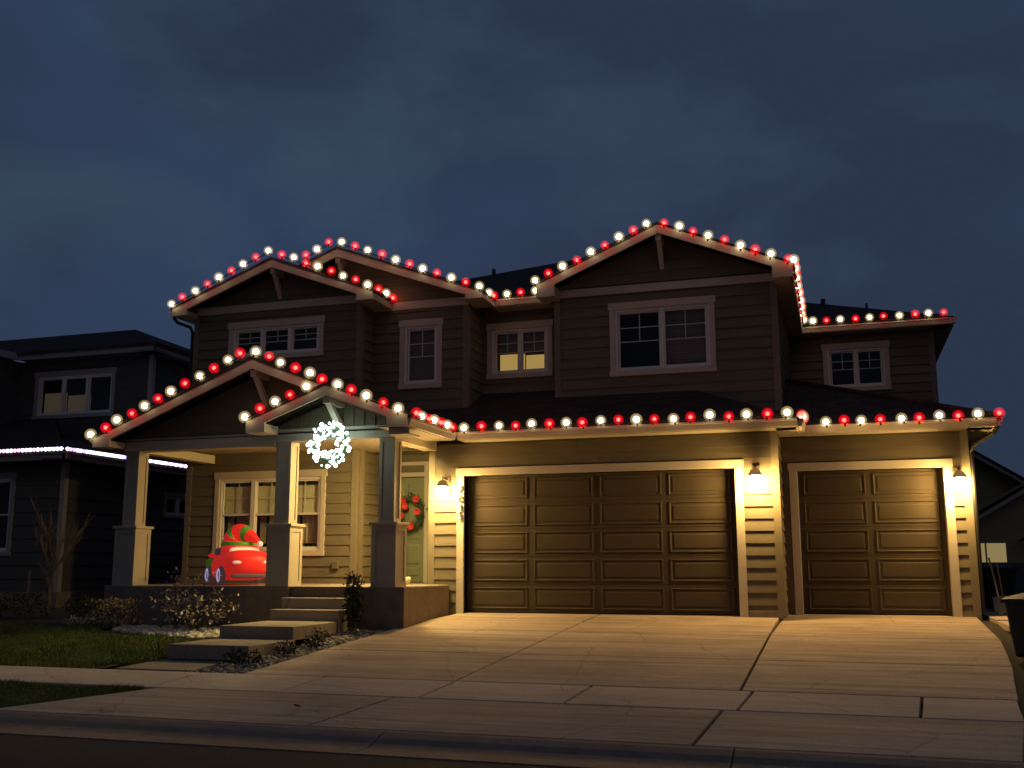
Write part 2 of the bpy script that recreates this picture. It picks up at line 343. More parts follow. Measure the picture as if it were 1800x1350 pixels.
# ---------------------------------------------------------------- the house
house = thing('house', 'two storey brown suburban house with two garage doors and lit gables', 'house', (1.3, 4, 0))
class Plane:
    """a wall plane: u runs along it, d is the distance out of it, z is up"""
    def __init__(s, kind, c): s.k = kind; s.c = c
    def __call__(s, u, d, z):
        return {'-y': (u, s.c - d, z), '+x': (s.c + d, u, z), '-x': (s.c - d, u, z)}[s.k]
    def box(s, b, u0, u1, d0, d1, z0, z1):
        p, q = s(u0, d0, z0), s(u1, d1, z1); return b.box(p[0], q[0], p[1], q[1], p[2], q[2])
    def vec(s, d=0, u=0):
        a = Vector(s(u, d, 0)) - Vector(s(0, 0, 0)); return a
def wall(parent, P, u0, u1, z0, z1, holes=(), gable=None, m='siding', exp=0.203, trimm='trim', boards=True, corners=(True, True), th=0.18):
    """backing wall with real openings, lap siding boards and corner boards; gable = (apex u, apex z, slope)"""
    b = MB(); zs = sorted({z0, z1, *[h[2] for h in holes], *[h[3] for h in holes]})
    zs = [z for z in zs if z0 <= z <= z1]
    for a, c in zip(zs[:-1], zs[1:]):
        seg = [(u0, u1)]
        for h in holes:
            if h[2] < (a+c)/2 < h[3]:
                n = []
                for s0, s1 in seg:
                    if h[0] > s0: n.append((s0, min(s1, h[0])))
                    if h[1] < s1: n.append((max(s0, h[1]), s1))
                seg = [q for q in n if q[1]-q[0] > 1e-3]
        for s0, s1 in seg: P.box(b, s0, s1, -th, 0, a, c)
    def lim(z):
        if gable is None: return (u0, u1)
        au, az, sl = gable; w = (az - z)/sl; return (max(u0, au-w), min(u1, au+w))
    ztop = z1
    if gable:
        ztop = gable[1]; l0, l1 = lim(z1)
        poly = [P(l0, 0, z1), P(l1, 0, z1)]
        for uu in (u1, u0):
            zz = gable[1] - gable[2]*abs(uu-gable[0])
            if zz > z1 + 0.02:
                if uu == u1: poly += [P(u1, 0, zz), P(gable[0], 0, gable[1])]
                else: poly.append(P(u0, 0, zz))
            elif uu == u1: poly.append(P(gable[0], 0, gable[1]))
        b.prism(poly, P.vec(-th))
    w = b.build('wall', m, parent)
    if boards:
        z = z0
        while z < ztop - 0.03:
            zt = min(z + exp, ztop); la, lb = lim(z), lim(zt)
            cuts = sorted({la[0], la[1], *[h[4] if len(h) > 4 else h[0] for h in holes], *[h[5] if len(h) > 4 else h[1] for h in holes]})
            cuts = [c for c in cuts if la[0] <= c <= la[1]]
            runs = []
            for a, c in zip(cuts[:-1], cuts[1:]):
                if c - a < 0.02: continue
                lo, hi = z, zt; mid = (a+c)/2; ranges = [(lo, hi)]
                for h in holes:
                    ha, hc, h0, h1 = (h[4], h[5], h[6], h[7]) if len(h) > 4 else h[:4]
                    if ha < mid < hc:
                        n = []
                        for r0, r1 in ranges:
                            if h0 > r0 + 0.02: n.append((r0, min(r1, h0)))
                            if h1 < r1 - 0.02: n.append((max(r0, h1), r1))
                        ranges = n
                for r0, r1 in ranges:
                    if runs and abs(runs[-1][1]-a) < 1e-6 and runs[-1][2:] == (r0, r1): runs[-1] = (runs[-1][0], c, r0, r1)
                    else: runs.append((a, c, r0, r1))
            cut = []
            for a, c, r0, r1 in runs:       # long courses are made of butted lengths
                q = a + random.choice((1.2, 1.6, 2.0, 2.4, 2.8, 3.2))
                while c - a > 3.66 and c - q > 0.5: cut.append((a, q-0.002, r0, r1)); a = q+0.002; q += 3.66
                cut.append((a, c, r0, r1))
            for a, c, r0, r1 in cut:
                ta, tc = a, c
                if gable:
                    if abs(a-la[0]) < 1e-6: ta = max(a, lb[0])
                    if abs(c-la[1]) < 1e-6: tc = min(c, lb[1])
                    if tc - ta < 0.03: continue
                e = min(0.004, ztop-r1) if not gable else 0.0
                db, dt = 0.032, 0.006
                v = [P(a, -0.01, r0), P(c, -0.01, r0), P(c, db, r0), P(a, db, r0), P(ta, -0.01, r1+e), P(tc, -0.01, r1+e), P(tc, dt, r1+e), P(ta, dt, r1+e)]
                f = [(0,1,2,3),(4,7,6,5),(3,2,6,7),(1,0,4,5),(0,3,7,4),(2,1,5,6)]
                if P.k in ('-x',): f = [q[::-1] for q in f]
                MB().add(v, f).build('siding_board', m, w)
            z += exp
    for uu, on, sgn in ((u0, corners[0], 1), (u1, corners[1], -1)):
        if on:
            zc = z1 if not gable else max(z0 + .1, min(z1, gable[1] - gable[2]*abs(uu-gable[0])))
            P.box(MB(), uu - 0.032*sgn, uu + 0.09*sgn, -0.02, 0.034, z0, zc).build('corner_board', 'corner' if trimm == 'trim' else trimm, w)
    return w

def window(parent, P, u0, u1, z0, z1, units=1, style='slider', grid='top', inside=None, trimm='trim', head=0.14, side=0.10, sill=0.10, glassm='glass'):
    """u0..z1 is the outside of the trim"""
    b = MB()
    P.box(b, u0 - 0.025, u1 + 0.025, -0.02, 0.05, z1 - head, z1)
    P.box(b, u0, u0 + side, -0.02, 0.042, z0 + sill, z1 - head); P.box(b, u1 - side, u1, -0.02, 0.042, z0 + sill, z1 - head)
    P.box(b, u0 - 0.01, u1 + 0.01, -0.02, 0.06, z0, z0 + sill)
    w = b.build('window', trimm, parent, bevel=0.004)
    a0, a1, b0, b1 = u0 + side, u1 - side, z0 + sill, z1 - head
    fr = 0.05; b = MB()
    P.box(b, a0, a0+fr, -0.10, 0.012, b0, b1); P.box(b, a1-fr, a1, -0.10, 0.012, b0, b1)
    P.box(b, a0+fr, a1-fr, -0.10, 0.012, b0, b0+fr); P.box(b, a0+fr, a1-fr, -0.10, 0.012, b1-fr, b1)
    W = (a1-a0-fr)/units
    for k in range(1, units):
        c = a0 + fr/2 + W*k; h = 0.05 if style == 'hung' else 0.035; P.box(b, c-h, c+h, -0.10, 0.014, b0+fr, b1-fr)
    b.build('frame', 'white', w, bevel=0.003)
    for k in range(units):
        l = a0 + fr/2 + W*k + fr/2 + 0.008; r = a0 + fr/2 + W*(k+1) - fr/2 - 0.008
        bb, tt = b0 + fr, b1 - fr; mid = (bb+tt)/2
        sb = MB(); e = 0.03; dd = -0.045
        parts = [(bb, tt)] if style != 'hung' else [(bb, mid+0.02), (mid-0.02, tt)]
        for i, (q0, q1) in enumerate(parts):
            o = dd + 0.02*(i if style == 'hung' else k % 2)
            P.box(sb, l, l+e, o-0.03, o+0.01, q0, q1); P.box(sb, r-e, r, o-0.03, o+0.01, q0, q1)
            P.box(sb, l+e, r-e, o-0.03, o+0.01, q0, q0+e); P.box(sb, l+e, r-e, o-0.03, o+0.01, q1-e, q1)
            pb = MB(); pb.add([P(l+e-.004, o-.014, q0+e-.004), P(r-e+.004, o-.014, q0+e-.004), P(r-e+.004, o-.014, q1-e+.004), P(l+e-.004, o-.014, q1-e+.004)], [(0,1,2,3)]); pb.build('pane', glassm, w)
        sb.build('sash', 'white', w)
        if grid:
            g = MB(); t = 0.009; o = dd - 0.024
            if style == 'hung': y0, y1 = mid+0.01, tt-e; rows = 2
            else: y0, y1 = bb + (tt-bb)*0.48, tt-e; rows = 2
            xm = (l+r)/2
            P.box(g, xm-t, xm+t, o-0.004, o+0.004, y0, y1)
            P.box(g, l+e, xm-t, o-0.004, o+0.004, (y0+y1)/2-t, (y0+y1)/2+t); P.box(g, xm+t, r-e, o-0.004, o+0.004, (y0+y1)/2-t, (y0+y1)/2+t)
            if style != 'hung': P.box(g, l+e, r-e, o-0.004, o+0.004, y0-t, y0+t)
            g.build('muntin', 'white', w)
        if inside: inside(w, P, l, r, bb, tt, k)
    bk = MB(); P.box(bk, a0, a1, -0.62, -0.60, b0, b1); P.box(bk, a0-.02, a0, -0.62, -0.185, b0, b1); P.box(bk, a1, a1+.02, -0.62, -0.185, b0, b1)
    P.box(bk, a0, a1, -0.62, -0.185, b1, b1+.02); P.box(bk, a0, a1, -0.62, -0.185, b0-.02, b0)
    bk.build('room', 'room', w)
    return w
def hole(u0, u1, z0, z1, head=0.14, side=0.10, sill=0.10):
    return (u0+side, u1-side, z0+sill, z1-head, u0+0.01, u1-0.01, z0+0.01, z1-0.01)
def blind(z_frac0, z_frac1, m, d=-0.14):
    def f(w, P, l, r, bb, tt, k):
        b = MB(); z0, z1 = bb + (tt-bb)*z_frac0, bb + (tt-bb)*z_frac1
        n = max(1, int((z1-z0)/0.05))
        for i in range(n):
            q0 = z0 + (z1-z0)*i/n; q1 = z0 + (z1-z0)*(i+1)/n
            P.box(b, l-0.01, r+0.01, d-0.004, d, q0, q1-0.006)
        b.build('blind', m, w)
    return f

F = lambda y: Plane('-y', y)
# lower walls -------------------------------------------------
wg = wall(house, F(0.0), -0.52, 5.72, -0.02, 3.08, [(0.14, 5.02, -0.1, 2.46, 0.01, 5.15, -0.1, 2.59)])
wr = wall(house, F(1.0), 5.60, 8.77, -0.02, 3.08, [(6.0, 8.38, -0.1, 2.46, 5.88, 8.50, -0.1, 2.59)], corners=(False, True))
ww = wall(house, F(0.5), -6.13, -2.30, 0.42, 3.08, [hole(-5.47, -2.95, 1.03, 2.72)])
wall(house, Plane('+x', -2.30), 0.70, 1.70, 0.42, 3.12, corners=(True, False))
wd = wall(house, F(1.7), -2.30, -0.52, 0.42, 3.12, [(-2.30, -1.28, 0.42, 2.62, -2.30, -1.20, 0.40, 2.95)], corners=(False, False))
wall(house, Plane('-x', -0.52), 0.02, 1.70, 0.0, 3.12, corners=(False, False))
wall(house, Plane('+x', 8.77), 1.0, 12.0, -0.1, 3.08, corners=(True, False))
wall(house, Plane('-x', -6.13), 0.5, 12.0, -0.1, 6.1, corners=(True, False))
wall(house, Plane('+x', 5.72), 0.02, 1.0, 0.0, 3.08, corners=(False, False))
# upper walls
A_G = (-4.13, 6.90, 0.375); B_G = (-2.95, 7.19, 0.365); C_G = (3.65, 7.12, 0.41)
wa = wall(house, F(0.5), -6.13, -2.28, 3.08, 6.04, [hole(-5.31, -3.10, 5.02, 5.85)], A_G)
wb = wall(house, F(1.05), -5.80, -0.20, 3.08, 6.0, [hole(-1.66, -0.74, 4.33, 5.755)], B_G, corners=(False, True))
wm = wall(house, F(1.95), -0.20, 1.53, 4.1, 6.1, [hole(-0.09, 1.31, 4.60, 5.77)], corners=(False, False))
wc = wall(house, F(1.42), 1.53, 5.75, 3.19, 6.1, [hole(2.61, 4.63, 4.41, 5.865)], C_G)
wall(house, Plane('+x', 5.75), 1.42, 6.45, 3.19, 6.1, corners=(True, False))
wall(house, Plane('+x', -2.28), 0.5, 1.05, 3.9, 6.0, corners=(True, False))
wall(house, Plane('+x', -0.20), 1.05, 1.95, 3.9, 6.0, corners=(True, False))
wrw = wall(house, F(6.45), 5.75, 8.85, 3.2, 6.1, [hole(6.49, 7.92, 4.69, 5.815)], corners=(False, True))
wall(house, Plane('+x', 8.85), 6.45, 12.0, 3.2, 6.1, corners=(True, False))
# frieze boards under the gables
for (x0, x1, y, z0, z1) in ((-6.10, -2.25, 0.5, 6.06, 6.22), (1.56, 5.78, 1.42, 6.05, 6.20), (-2.25, -0.17, 1.05, 5.98, 6.14)):
    MB().box(x0, x1, y-0.05, y-0.002, z0, z1).build('frieze_board', 'trim', house)
# windows
def porch_inside(w, P, l, r, bb, tt, k):
    mid = (bb+tt)/2; b = MB(); P.box(b, l-.01, r+.01, -0.128, -0.12, mid-0.02, tt-0.10); b.build('blind', 'blind', w)
    b = MB(); P.box(b, l-.01, r+.01, -0.30, -0.29, mid-0.02, tt); b.build('valance', 'curtain', w)
    b = MB()
    for i, (q0, q1) in enumerate(((l, l+(r-l)*0.22), (l+(r-l)*0.30, r-(r-l)*0.12))):
        n = 10
        for j in range(n):
            s0 = q0 + (q1-q0)*j/n; s1 = q0 + (q1-q0)*(j+1)/n
            dd = -0.25 - 0.025*(j % 2); de = -0.25 - 0.025*((j+1) % 2)
            b.add([P(s0, dd, bb+0.1), P(s1, de, bb+0.1), P(s1, de, mid), P(s0, dd, mid)], [(0,1,2,3)])
    b.build('curtain', 'curtain', w)
    if k == 2:
        b = MB()
        for i in range(26):
            u = random.uniform(l+.05, r-.05); z = bb + random.uniform(.02, .22); q = Vector(P(u, -0.16, z)); b.sphere(q, random.uniform(.012, .024), 6, 4)
        b.build('ornament', 'wood', w)
wp = window(house, F(0.5), -5.47, -2.95, 1.03, 2.72, 3, 'hung', 'top', porch_inside)
window(house, F(0.5), -5.31, -3.10, 5.02, 5.85, 3, 'fixed', 'top', blind(0.0, 1.0, 'room', -0.2))
window(house, F(1.05), -1.66, -0.74, 4.33, 5.755, 1, 'fixed', 'top', blind(0.0, 1.0, 'blind2'))
def lit_inside(w, P, l, r, bb, tt, k):
    z = bb + (tt-bb)*0.50
    b = MB(); P.box(b, l-.02, r+.02, -0.40, -0.39, bb, z + (0.02 if k == 0 else -0.02)); b.build('lit_wall', 'lit', w)
    blind(0.5, 1.0, 'blind2')(w, P, l, r, bb, tt, k)
    if k == 0:
        b = MB(); P.box(b, l, r, -0.155, -0.135, z-0.012, z+0.012); P.box(b, l+.04, l+.065, -0.155, -0.135, bb, z-.012); b.build('rail', 'dark', w)
window(house, F(1.95), -0.09, 1.31, 4.60, 5.77, 2, 'slider', 'top', lit_inside)
def c_inside(w, P, l, r, bb, tt, k):
    if k == 1: blind(0.0, 1.0, 'blind2', -0.16)(w, P, l, r, bb, tt, k)
window(house, F(1.42), 2.61, 4.63, 4.41, 5.865, 2, 'slider', 'top', c_inside)
window(house, F(6.45), 6.49, 7.92, 4.69, 5.815, 2, 'slider', 'top', None)

# garage doors ------------------------------------------------
def garage_door(Y, x0, x1, ncol, zt=2.46, label=None):
    P = F(Y)
    b = MB(); t = 0.135
    P.box(b, x0-t-0.02, x1+t+0.02, -0.02, 0.05, zt, zt+0.14)
    P.box(b, x0-t, x0, -0.02, 0.042, -0.05, zt); P.box(b, x1, x1+t, -0.02, 0.042, -0.05, zt)
    P.box(b, x0-0.015, x0, -0.19, -0.021, -0.02, zt); P.box(b, x1, x1+0.015, -0.19, -0.021, -0.02, zt); P.box(b, x0, x1, -0.19, -0.021, zt, zt+0.015)
    b.build('door_casing', 'trim', house, bevel=0.004)
    g = MB(); H = (zt-0.01)/5
    for i in range(5): P.box(g, x0+0.004, x1-0.004, -0.20, -0.155, 0.012 + i*H + 0.004, 0.012 + (i+1)*H - 0.004)
    P.box(g, x0+0.004, x1-0.004, -0.20, -0.165, 0.0, zt)
    d = g.build('garage_door', 'door', house, bevel=0.004)
    if label: d['label'] = label
    cw = (x1-x0)/ncol; mesh = None
    for i in range(5):
        for k in range(ncol):
            u0, u1 = x0 + k*cw + 0.055 + 0.03*(k == 0), x0 + (k+1)*cw - 0.055 - 0.03*(k == ncol-1); z0, z1 = 0.012 + i*H + 0.055, 0.012 + (i+1)*H - 0.045
            c = np.array(P((u0+u1)/2, -0.155, (z0+z1)/2))
            hx, hz = (u1-u0)/2, (z1-z0)/2
            rings = [(0, -0.012), (0.010, 0.014), (0.022, 0.016), (0.040, -0.004), (0.055, -0.004), (0.085, 0.010)]
            v = []; f = []
            for o, dd in rings:
                v += [tuple(c + np.array(q)) for q in ((-hx+o, -dd, -hz+o), (hx-o, -dd, -hz+o), (hx-o, -dd, hz-o), (-hx+o, -dd, hz-o))]
            for j in range(len(rings)-1):
                for q in range(4): f.append((j*4+q, j*4+(q+1) % 4, j*4+4+(q+1) % 4, j*4+4+q))
            n = (len(rings)-1)*4; f.append((n, n+1, n+2, n+3))
            MB().add(v, f).build('panel', 'door', d)
garage_door(0.0, 0.14, 5.02, 4, label='wide olive brown garage door with twenty raised panels')
garage_door(1.0, 6.0, 8.38, 2, label='narrow olive brown garage door with ten raised panels')

# foundation and porch ----------------------------------------
MB().box(-0.50, -0.02, -0.01, 0.2, -0.2, 0.12).build('foundation', 'footing', house)
MB().box(5.17, 5.70, -0.03, 0.2, -0.2, 0.10).build('foundation', 'footing', house, bevel=0.01)
MB().box(-6.13, -2.3, 0.4, 0.9, -0.3, 0.40).build('foundation', 'footing', house)
PZ = 0.492
pb = MB(); pb.box(-5.98, -2.24, -2.06, 0.42, -0.5, PZ-0.0); pb.box(-2.24, -1.04, -2.0, 1.72, -0.5, PZ); pb.box(-1.04, -0.13, -2.06, -0.04, -0.5, PZ); pb.box(-1.04, -0.53, -0.04, 1.72, -0.5, PZ); 
pb.build('porch_floor', 'footing', house, bevel=0.012)
MB().box(-5.96, -0.15, -2.045, -0.05, PZ+0.001, PZ+0.006).build('porch_topping', 'padc', house)
MB().box(-2.28, -0.55, -0.05, 1.6, PZ+0.001, PZ+0.006).build('porch_topping', 'padc', house)
MB().box(-5.96, -2.4, -0.05, 0.47, PZ+0.001, PZ+0.006).build('porch_topping', 'padc', house)
MB().box(-2.24, -1.04, -2.30, -2.0, -0.4, 0.318).build('porch_step', 'padc', house, bevel=0.01)
MB().box(-2.27, -1.02, -2.60, -2.30, -0.4, 0.140).build('porch_step', 'padc', house, bevel=0.01)
def column(x0, Y=-2.04, w=0.44, zp=1.56, zt=2.97):
    c = thing('porch_column', None, None, (x0+w/2, Y+w/2, PZ)); c.parent = house
    c.location = tuple(np.array((x0+w/2, Y+w/2, PZ)) - WL[house.name])
    cx, cy = x0+w/2, Y+w/2
    def post(name, h, z0, z1, st):
        b = MB(); k = h-0.018; b.box(cx-k, cx+k, cy-k, cy+k, z0, z1)
        for sx in (-1, 1):
            b.box(cx+sx*h, cx+sx*(h-st), cy-h, cy-h+0.03, z0, z1); b.box(cx+sx*h, cx+sx*(h-st), cy+h-0.03, cy+h, z0, z1)
            for s2 in (-1, 1): b.box(cx+sx*h, cx+sx*(h-0.03), cy+s2*(h-0.031), cy+s2*(h-st), z0, z1)
        for z2, z3 in ((z0, z0+st*1.15), (z1-st*1.15, z1)):
            b.box(cx-h+st, cx+h-st, cy-h+0.001, cy-k, z2, z3); b.box(cx-h+st, cx+h-st, cy+k, cy+h-0.001, z2, z3)
            b.box(cx-h+0.001, cx-k, cy-h+st, cy+h-st, z2, z3); b.box(cx+k, cx+h-0.001, cy-h+st, cy+h-st, z2, z3)
        return b.build(name, 'column', c)
    post('pedestal', w/2, PZ+0.006, zp-0.055, 0.075)
    MB().box(cx-w/2-0.035, cx+w/2+0.035, cy-w/2-0.035, cy+w/2+0.035, zp-0.055, zp-0.005).build('cap', 'column', c, bevel=0.008)
    post('shaft', 0.142, zp-0.005, zt, 0.055)
column(-0.745); column(-2.71); column(-5.84, zt=2.90)
# beams, porch ceiling
def beam(*a): MB().box(*a).build('beam', 'trim', house, bevel=0.006)
beam(-2.66, -0.36, -2.00, -1.72, 2.972, 3.19)
beam(-5.80, -2.662, -1.99, -1.72, 2.905, 3.085)
beam(-5.76, -5.50, -1.718, 0.47, 2.90, 3.07)
beam(-0.66, -0.40, -1.718, -0.04, 2.94, 3.10)
MB().box(-6.05, -0.40, -2.0, 1.69, 3.10, 3.13).build('porch_ceiling', 'soffit', house)

# front door ---------------------------------------------------
def front_door():
    P = F(1.7); d0, d1 = -2.24, -1.345
    b = MB(); P.box(b, d1, d1+0.09, -0.1, 0.045, PZ, 2.93); P.box(b, d0-0.06, d0, -0.1, 0.045, PZ, 2.93)
    P.box(b, d0, d1, -0.1, 0.045, 2.625, 2.71); P.box(b, d0, d1, -0.1, 0.045, 2.86, 2.93)
    b.build('door_frame', 'trim', house)
    b = MB(); P.box(b, d0, d1, -0.06, -0.05, 2.71, 2.86); b.build('transom_pane', 'glass', house)
    b = MB(); P.box(b, d0, d1, -0.3, -0.28, 2.65, 2.9); b.build('transom_backing', 'room', house)
    b = MB(); P.box(b, d0+.004, d1-.004, -0.11, -0.065, PZ+0.02, 2.62)
    dr = b.build('front_door', 'frontdoor', house)
    b = MB(); P.box(b, d0+.004, d1-.004, -0.12, -0.02, PZ, PZ+0.02); b.build('sill', 'bronze', dr)
    for z0, z1 in ((0.62, 0.80), (0.86, 1.26), (1.36, 2.50)):
        for u0, u1 in ((d0+0.12, d0+0.40), (d0+0.495, d1-0.12)):
            b = MB(); o = 0.03
            b.prism([P(u0, -0.066, z0), P(u1, -0.066, z0), P(u1, -0.066, z1), P(u0, -0.066, z1)], P.vec(0.006))
            v = [P(u0, -0.06, z0), P(u1, -0.06, z0), P(u1, -0.06, z1), P(u0, -0.06, z1), P(u0+o, -0.045, z0+o), P(u1-o, -0.045, z0+o), P(u1-o, -0.045, z1-o), P(u0+o, -0.045, z1-o)]
            b.add(v, [(0,1,5,4),(1,2,6,5),(2,3,7,6),(3,0,4,7),(4,5,6,7)]); b.build('panel', 'frontdoor', dr)
    MB().sphere(P(d0+0.07, -0.03, 1.5), 0.035, 10, 8).build('handle', 'bronze', dr, smooth=True)
front_door()

# roofs ---------------------------------------------------------
def roof_poly(pts, th=0.045, name='roof'):
    b = MB().prism([(x, y, z) for x, y, z in pts], (0, 0, -th)); return b.build(name, 'roof', house)
def gable(ax, az, xl, xr, yf, yb, zb, sl, slr=None, h=0.165, chop=0.36, left_chop=True):
    """two roof slopes from front to back plus rake boards with boxed ends"""
    slr = slr or sl; lift = 0.028; yr = yf - 0.02
    zl, zr = az - sl*(ax-xl), az - slr*(xr-ax)
    r = roof_poly([(ax, yr, az+lift), (ax, yb, az+lift), (xl-0.03, yb, zl+lift-sl*.03), (xl-0.03, yr, zl+lift-sl*.03)])
    r2 = roof_poly([(ax, yr, az+lift), (xr+0.03, yr, zr+lift-slr*.03), (xr+0.03, yb, zr+lift-slr*.03), (ax, yb, az+lift)])
    for x, z, s in ((xl, zl, 1), (xr, zr, -1)):
        k = sl if s == 1 else slr; xi = x + s*chop; zi = z + k*chop - h
        poly = [(ax, yf, az-0.018), (ax, yf, az-h-0.02), (xi, yf, zi-0.012), (xi, yf, zb), (x, yf, zb), (x, yf, z-0.018)]
        MB().prism(poly, (0, 0.04, 0)).build('rake_board', 'trim', r if s == 1 else r2)
        # boxed end and its soffit
        MB().box(x, xi, yf+0.04, yf+0.45, zb, zb+0.02).build('soffit', 'soffit', r if s == 1 else r2)
        MB().box(xi - s*0.02, xi, yf+0.04, yf+0.45, zb+0.02, max(zi-0.03, zb+.05)).build('soffit', 'soffit', r if s == 1 else r2)
    return r, r2
gA = gable(-4.13, 7.04, -6.45, -1.83, 0.07, 5.0, 6.0, 0.378)
gB = gable(-2.95, 7.32, -6.14, 0.245, 0.65, 6.5, 6.0, 0.372)
gC = gable(3.66, 7.255, 1.25, 6.10, 0.97, 8.0, 6.0, 0.412)
gD = gable(-2.9, 4.40, -6.12, 0.08, -2.45, 1.2, 2.955, 0.397, 0.395)
gE = gable(-1.385, 3.83, -2.87, 0.10, -2.60, 1.0, 3.065, 0.374)
# gable infill of the porch gables
def infill(ax, az, sl, x0, x1, y, z0, boards=False):
    zl, zr = az - sl*(ax-x0), az - sl*(x1-ax)
    b = MB().prism([(x0, y, z0), (x1, y, z0), (x1, y, max(zr, z0+.01)), (ax, y, az), (x0, y, max(zl, z0+.01))], (0, 0.12, 0))
    w = b.build('gable_wall', 'siding', house)
    if boards:
        x = x0 + 0.1
        while x < x1 - 0.06:
            zt = az - sl*abs(x-ax) - 0.02
            if zt > z0 + 0.04: MB().box(x-0.022, x+0.022, y-0.02, y+0.005, z0, zt).build('batten', 'siding', w)
            x += 0.2
infill(-2.9, 4.27, 0.396, -5.75, -0.3, -1.93, 3.087)
infill(-1.385, 3.70, 0.374, -2.66, -0.36, -1.99, 3.192, True)
# knee braces at the gable tips
def brace(x, yf, yw, zt, drop=0.5, s=0.055):
    b = MB(); b.box(x-s, x+s, yf+0.05, yw, zt-0.12, zt); b.build('brace_arm', 'trim', house, bevel=0.005)
    b = MB(); b.prism([(x-s*.8, yf+0.12, zt-0.12), (x-s*.8, yf+0.22, zt-0.12), (x-s*.8, yw, zt-drop+0.1), (x-s*.8, yw, zt-drop-.04)], (s*1.6, 0, 0)); b.build('brace_strut', 'trim', house)
brace(-4.13, 0.07, 0.5, 6.85, 0.55); brace(-2.95, 0.65, 1.05, 7.13, 0.5); brace(3.66, 0.97, 1.42, 7.06, 0.6); brace(-2.9, -2.45, -1.93, 4.20, 0.55); brace(-1.385, -2.60, -1.99, 3.63, 0.5, 0.065)
# eave roofs
k = 0.45
def gp(x, y): return (x, y, 3.235 + k*(y+0.45))
roof_poly([gp(-2.28, -0.5), gp(6.13, -0.5), gp(3.68, 1.95), gp(-2.28, 1.95)])
roof_poly([(6.13, -0.5, 3.213), (6.13, 0.53, 3.213), (3.68, 2.98, 4.316), (3.68, 1.95, 4.316)])
def rp(x, y): return (x, y, 3.235 + k*(y-0.55))
hz = rp(5.75, 3.31)[2]
roof_poly([rp(6.13, 0.51), rp(9.27, 0.51), (5.75, 3.31, hz), rp(3.35, 3.31)])
roof_poly([(9.27, 0.51, 3.217), (9.27, 9.0, 3.217), (5.75, 9.0, hz), (5.75, 3.31, hz)])
MB().tube([(9.27, 0.51, 3.235), (5.75, 3.31, hz+0.02)], 0.05, 6).build('hip_cap', 'roof', house)
# main hip roofs
def hip(x0, x1, y0, y1, z, apex):
    c = [(x0, y0, z), (x1, y0, z), (x1, y1, z), (x0, y1, z)]
    b = MB().add(c + [apex], [(0,1,4),(1,2,4),(2,3,4),(3,0,4),(3,2,1,0)]); b.build('roof', 'roof', house)
hip(-5.85, 6.05, 1.47, 13.8, 6.17, (0.35, 7.75, 8.80))
hip(1.0, 9.28, 5.97, 14.5, 6.17, (5.14, 10.2, 7.94))
for x, y, z, h, r_ in ((-1.23, 5.7, 7.85, 0.26, 0.045), (6.55, 8.6, 7.1, 0.32, 0.06), (7.55, 7.7, 6.8, 0.22, 0.03)):
    MB().tube([(x, y, z), (x, y, z+h)], r_, 10).build('vent_pipe', 'dark', house)
# fascias, gutters and soffits along the level eaves
def eave(x0, y0, x1, y1, zb, zt, out, wall_d, gut=True):
    """level eave from (x0,y0) to (x1,y1); out = outward unit direction; wall_d = depth of the soffit behind"""
    o = Vector((out[0], out[1], 0)); a, c = Vector((x0, y0, 0)), Vector((x1, y1, 0)); d = c - a
    prof = [(0.0, zt), (0.0, zb), (-0.03, zb), (-0.03, zt)]
    f = MB().prism([a + o*q + Vector((0, 0, z)) for q, z in prof], d).build('fascia', 'trim', house)
    if gut:
        h = zt - zb
        prof = [(0.002, zt), (0.105, zt), (0.105, zt-h*0.22), (0.092, zt-h*0.30), (0.072, zt-h*0.70), (0.06, zb+0.012), (0.002, zb+0.012)]
        MB().prism([a + o*q + Vector((0, 0, z)) for q, z in prof], d).build('gutter', 'trim', f)
    prof = [(-0.03, zb+0.005), (-0.03, zb+0.03), (-wall_d, zb+0.03), (-wall_d, zb+0.005)]
    MB().prism([a + o*q + Vector((0, 0, z)) for q, z in prof], d).build('soffit', 'soffit', f)
eave(0.16, -0.41, 6.10, -0.41, 3.065, 3.205, (0, -1), 0.42)
eave(6.10, -0.41, 6.10, 0.59, 3.065, 3.205, (1, 0), 0.36)
eave(6.16, 0.59, 9.20, 0.59, 3.065, 3.205, (0, -1), 0.42)
eave(9.20, 0.52, 9.20, 9.0, 3.065, 3.205, (1, 0), 0.43)
eave(0.06, -2.54, 0.06, -0.46, 3.06, 3.20, (1, 0), 0.5)
eave(-1.83, 0.11, -1.83, 1.04, 6.0, 6.135, (1, 0), 0.44, False)
eave(0.245, 0.69, 0.245, 1.49, 6.0, 6.14, (1, 0), 0.44, False)
eave(0.16, 1.49, 1.40, 1.49, 6.0, 6.14, (0, -1), 0.46)
eave(6.09, 1.01, 6.09, 6.0, 6.0, 6.19, (1, 0), 0.34, False)
eave(6.09, 6.02, 9.22, 6.02, 6.0, 6.14, (0, -1), 0.42)
eave(9.22, 5.92, 9.22, 13.0, 6.0, 6.14, (1, 0), 0.38)
eave(-6.45, 5.0, -6.45, 0.11, 6.0, 6.13, (-1, 0), 0.32)
eave(-6.12, 1.0, -6.12, -2.41, 3.015, 3.10, (-1, 0), 0.34)
MB().box(5.70, 6.17, 0.57, 1.02, 3.075, 3.10).build('soffit', 'soffit', house)
def downspout(pts, r_=0.035): MB().tube(pts, r_, 8).build('downspout', 'dark', house)
downspout([(9.22, 0.56, 3.07), (9.16, 0.62, 2.97), (8.88, 0.90, 2.80), (8.84, 0.98, 2.70), (8.84, 1.02, 0.05)])
downspout([(-6.50, 0.20, 6.0), (-6.44, 0.26, 5.90), (-6.24, 0.44, 5.82), (-6.20, 0.47, 5.70), (-6.20, 0.47, 3.2)])
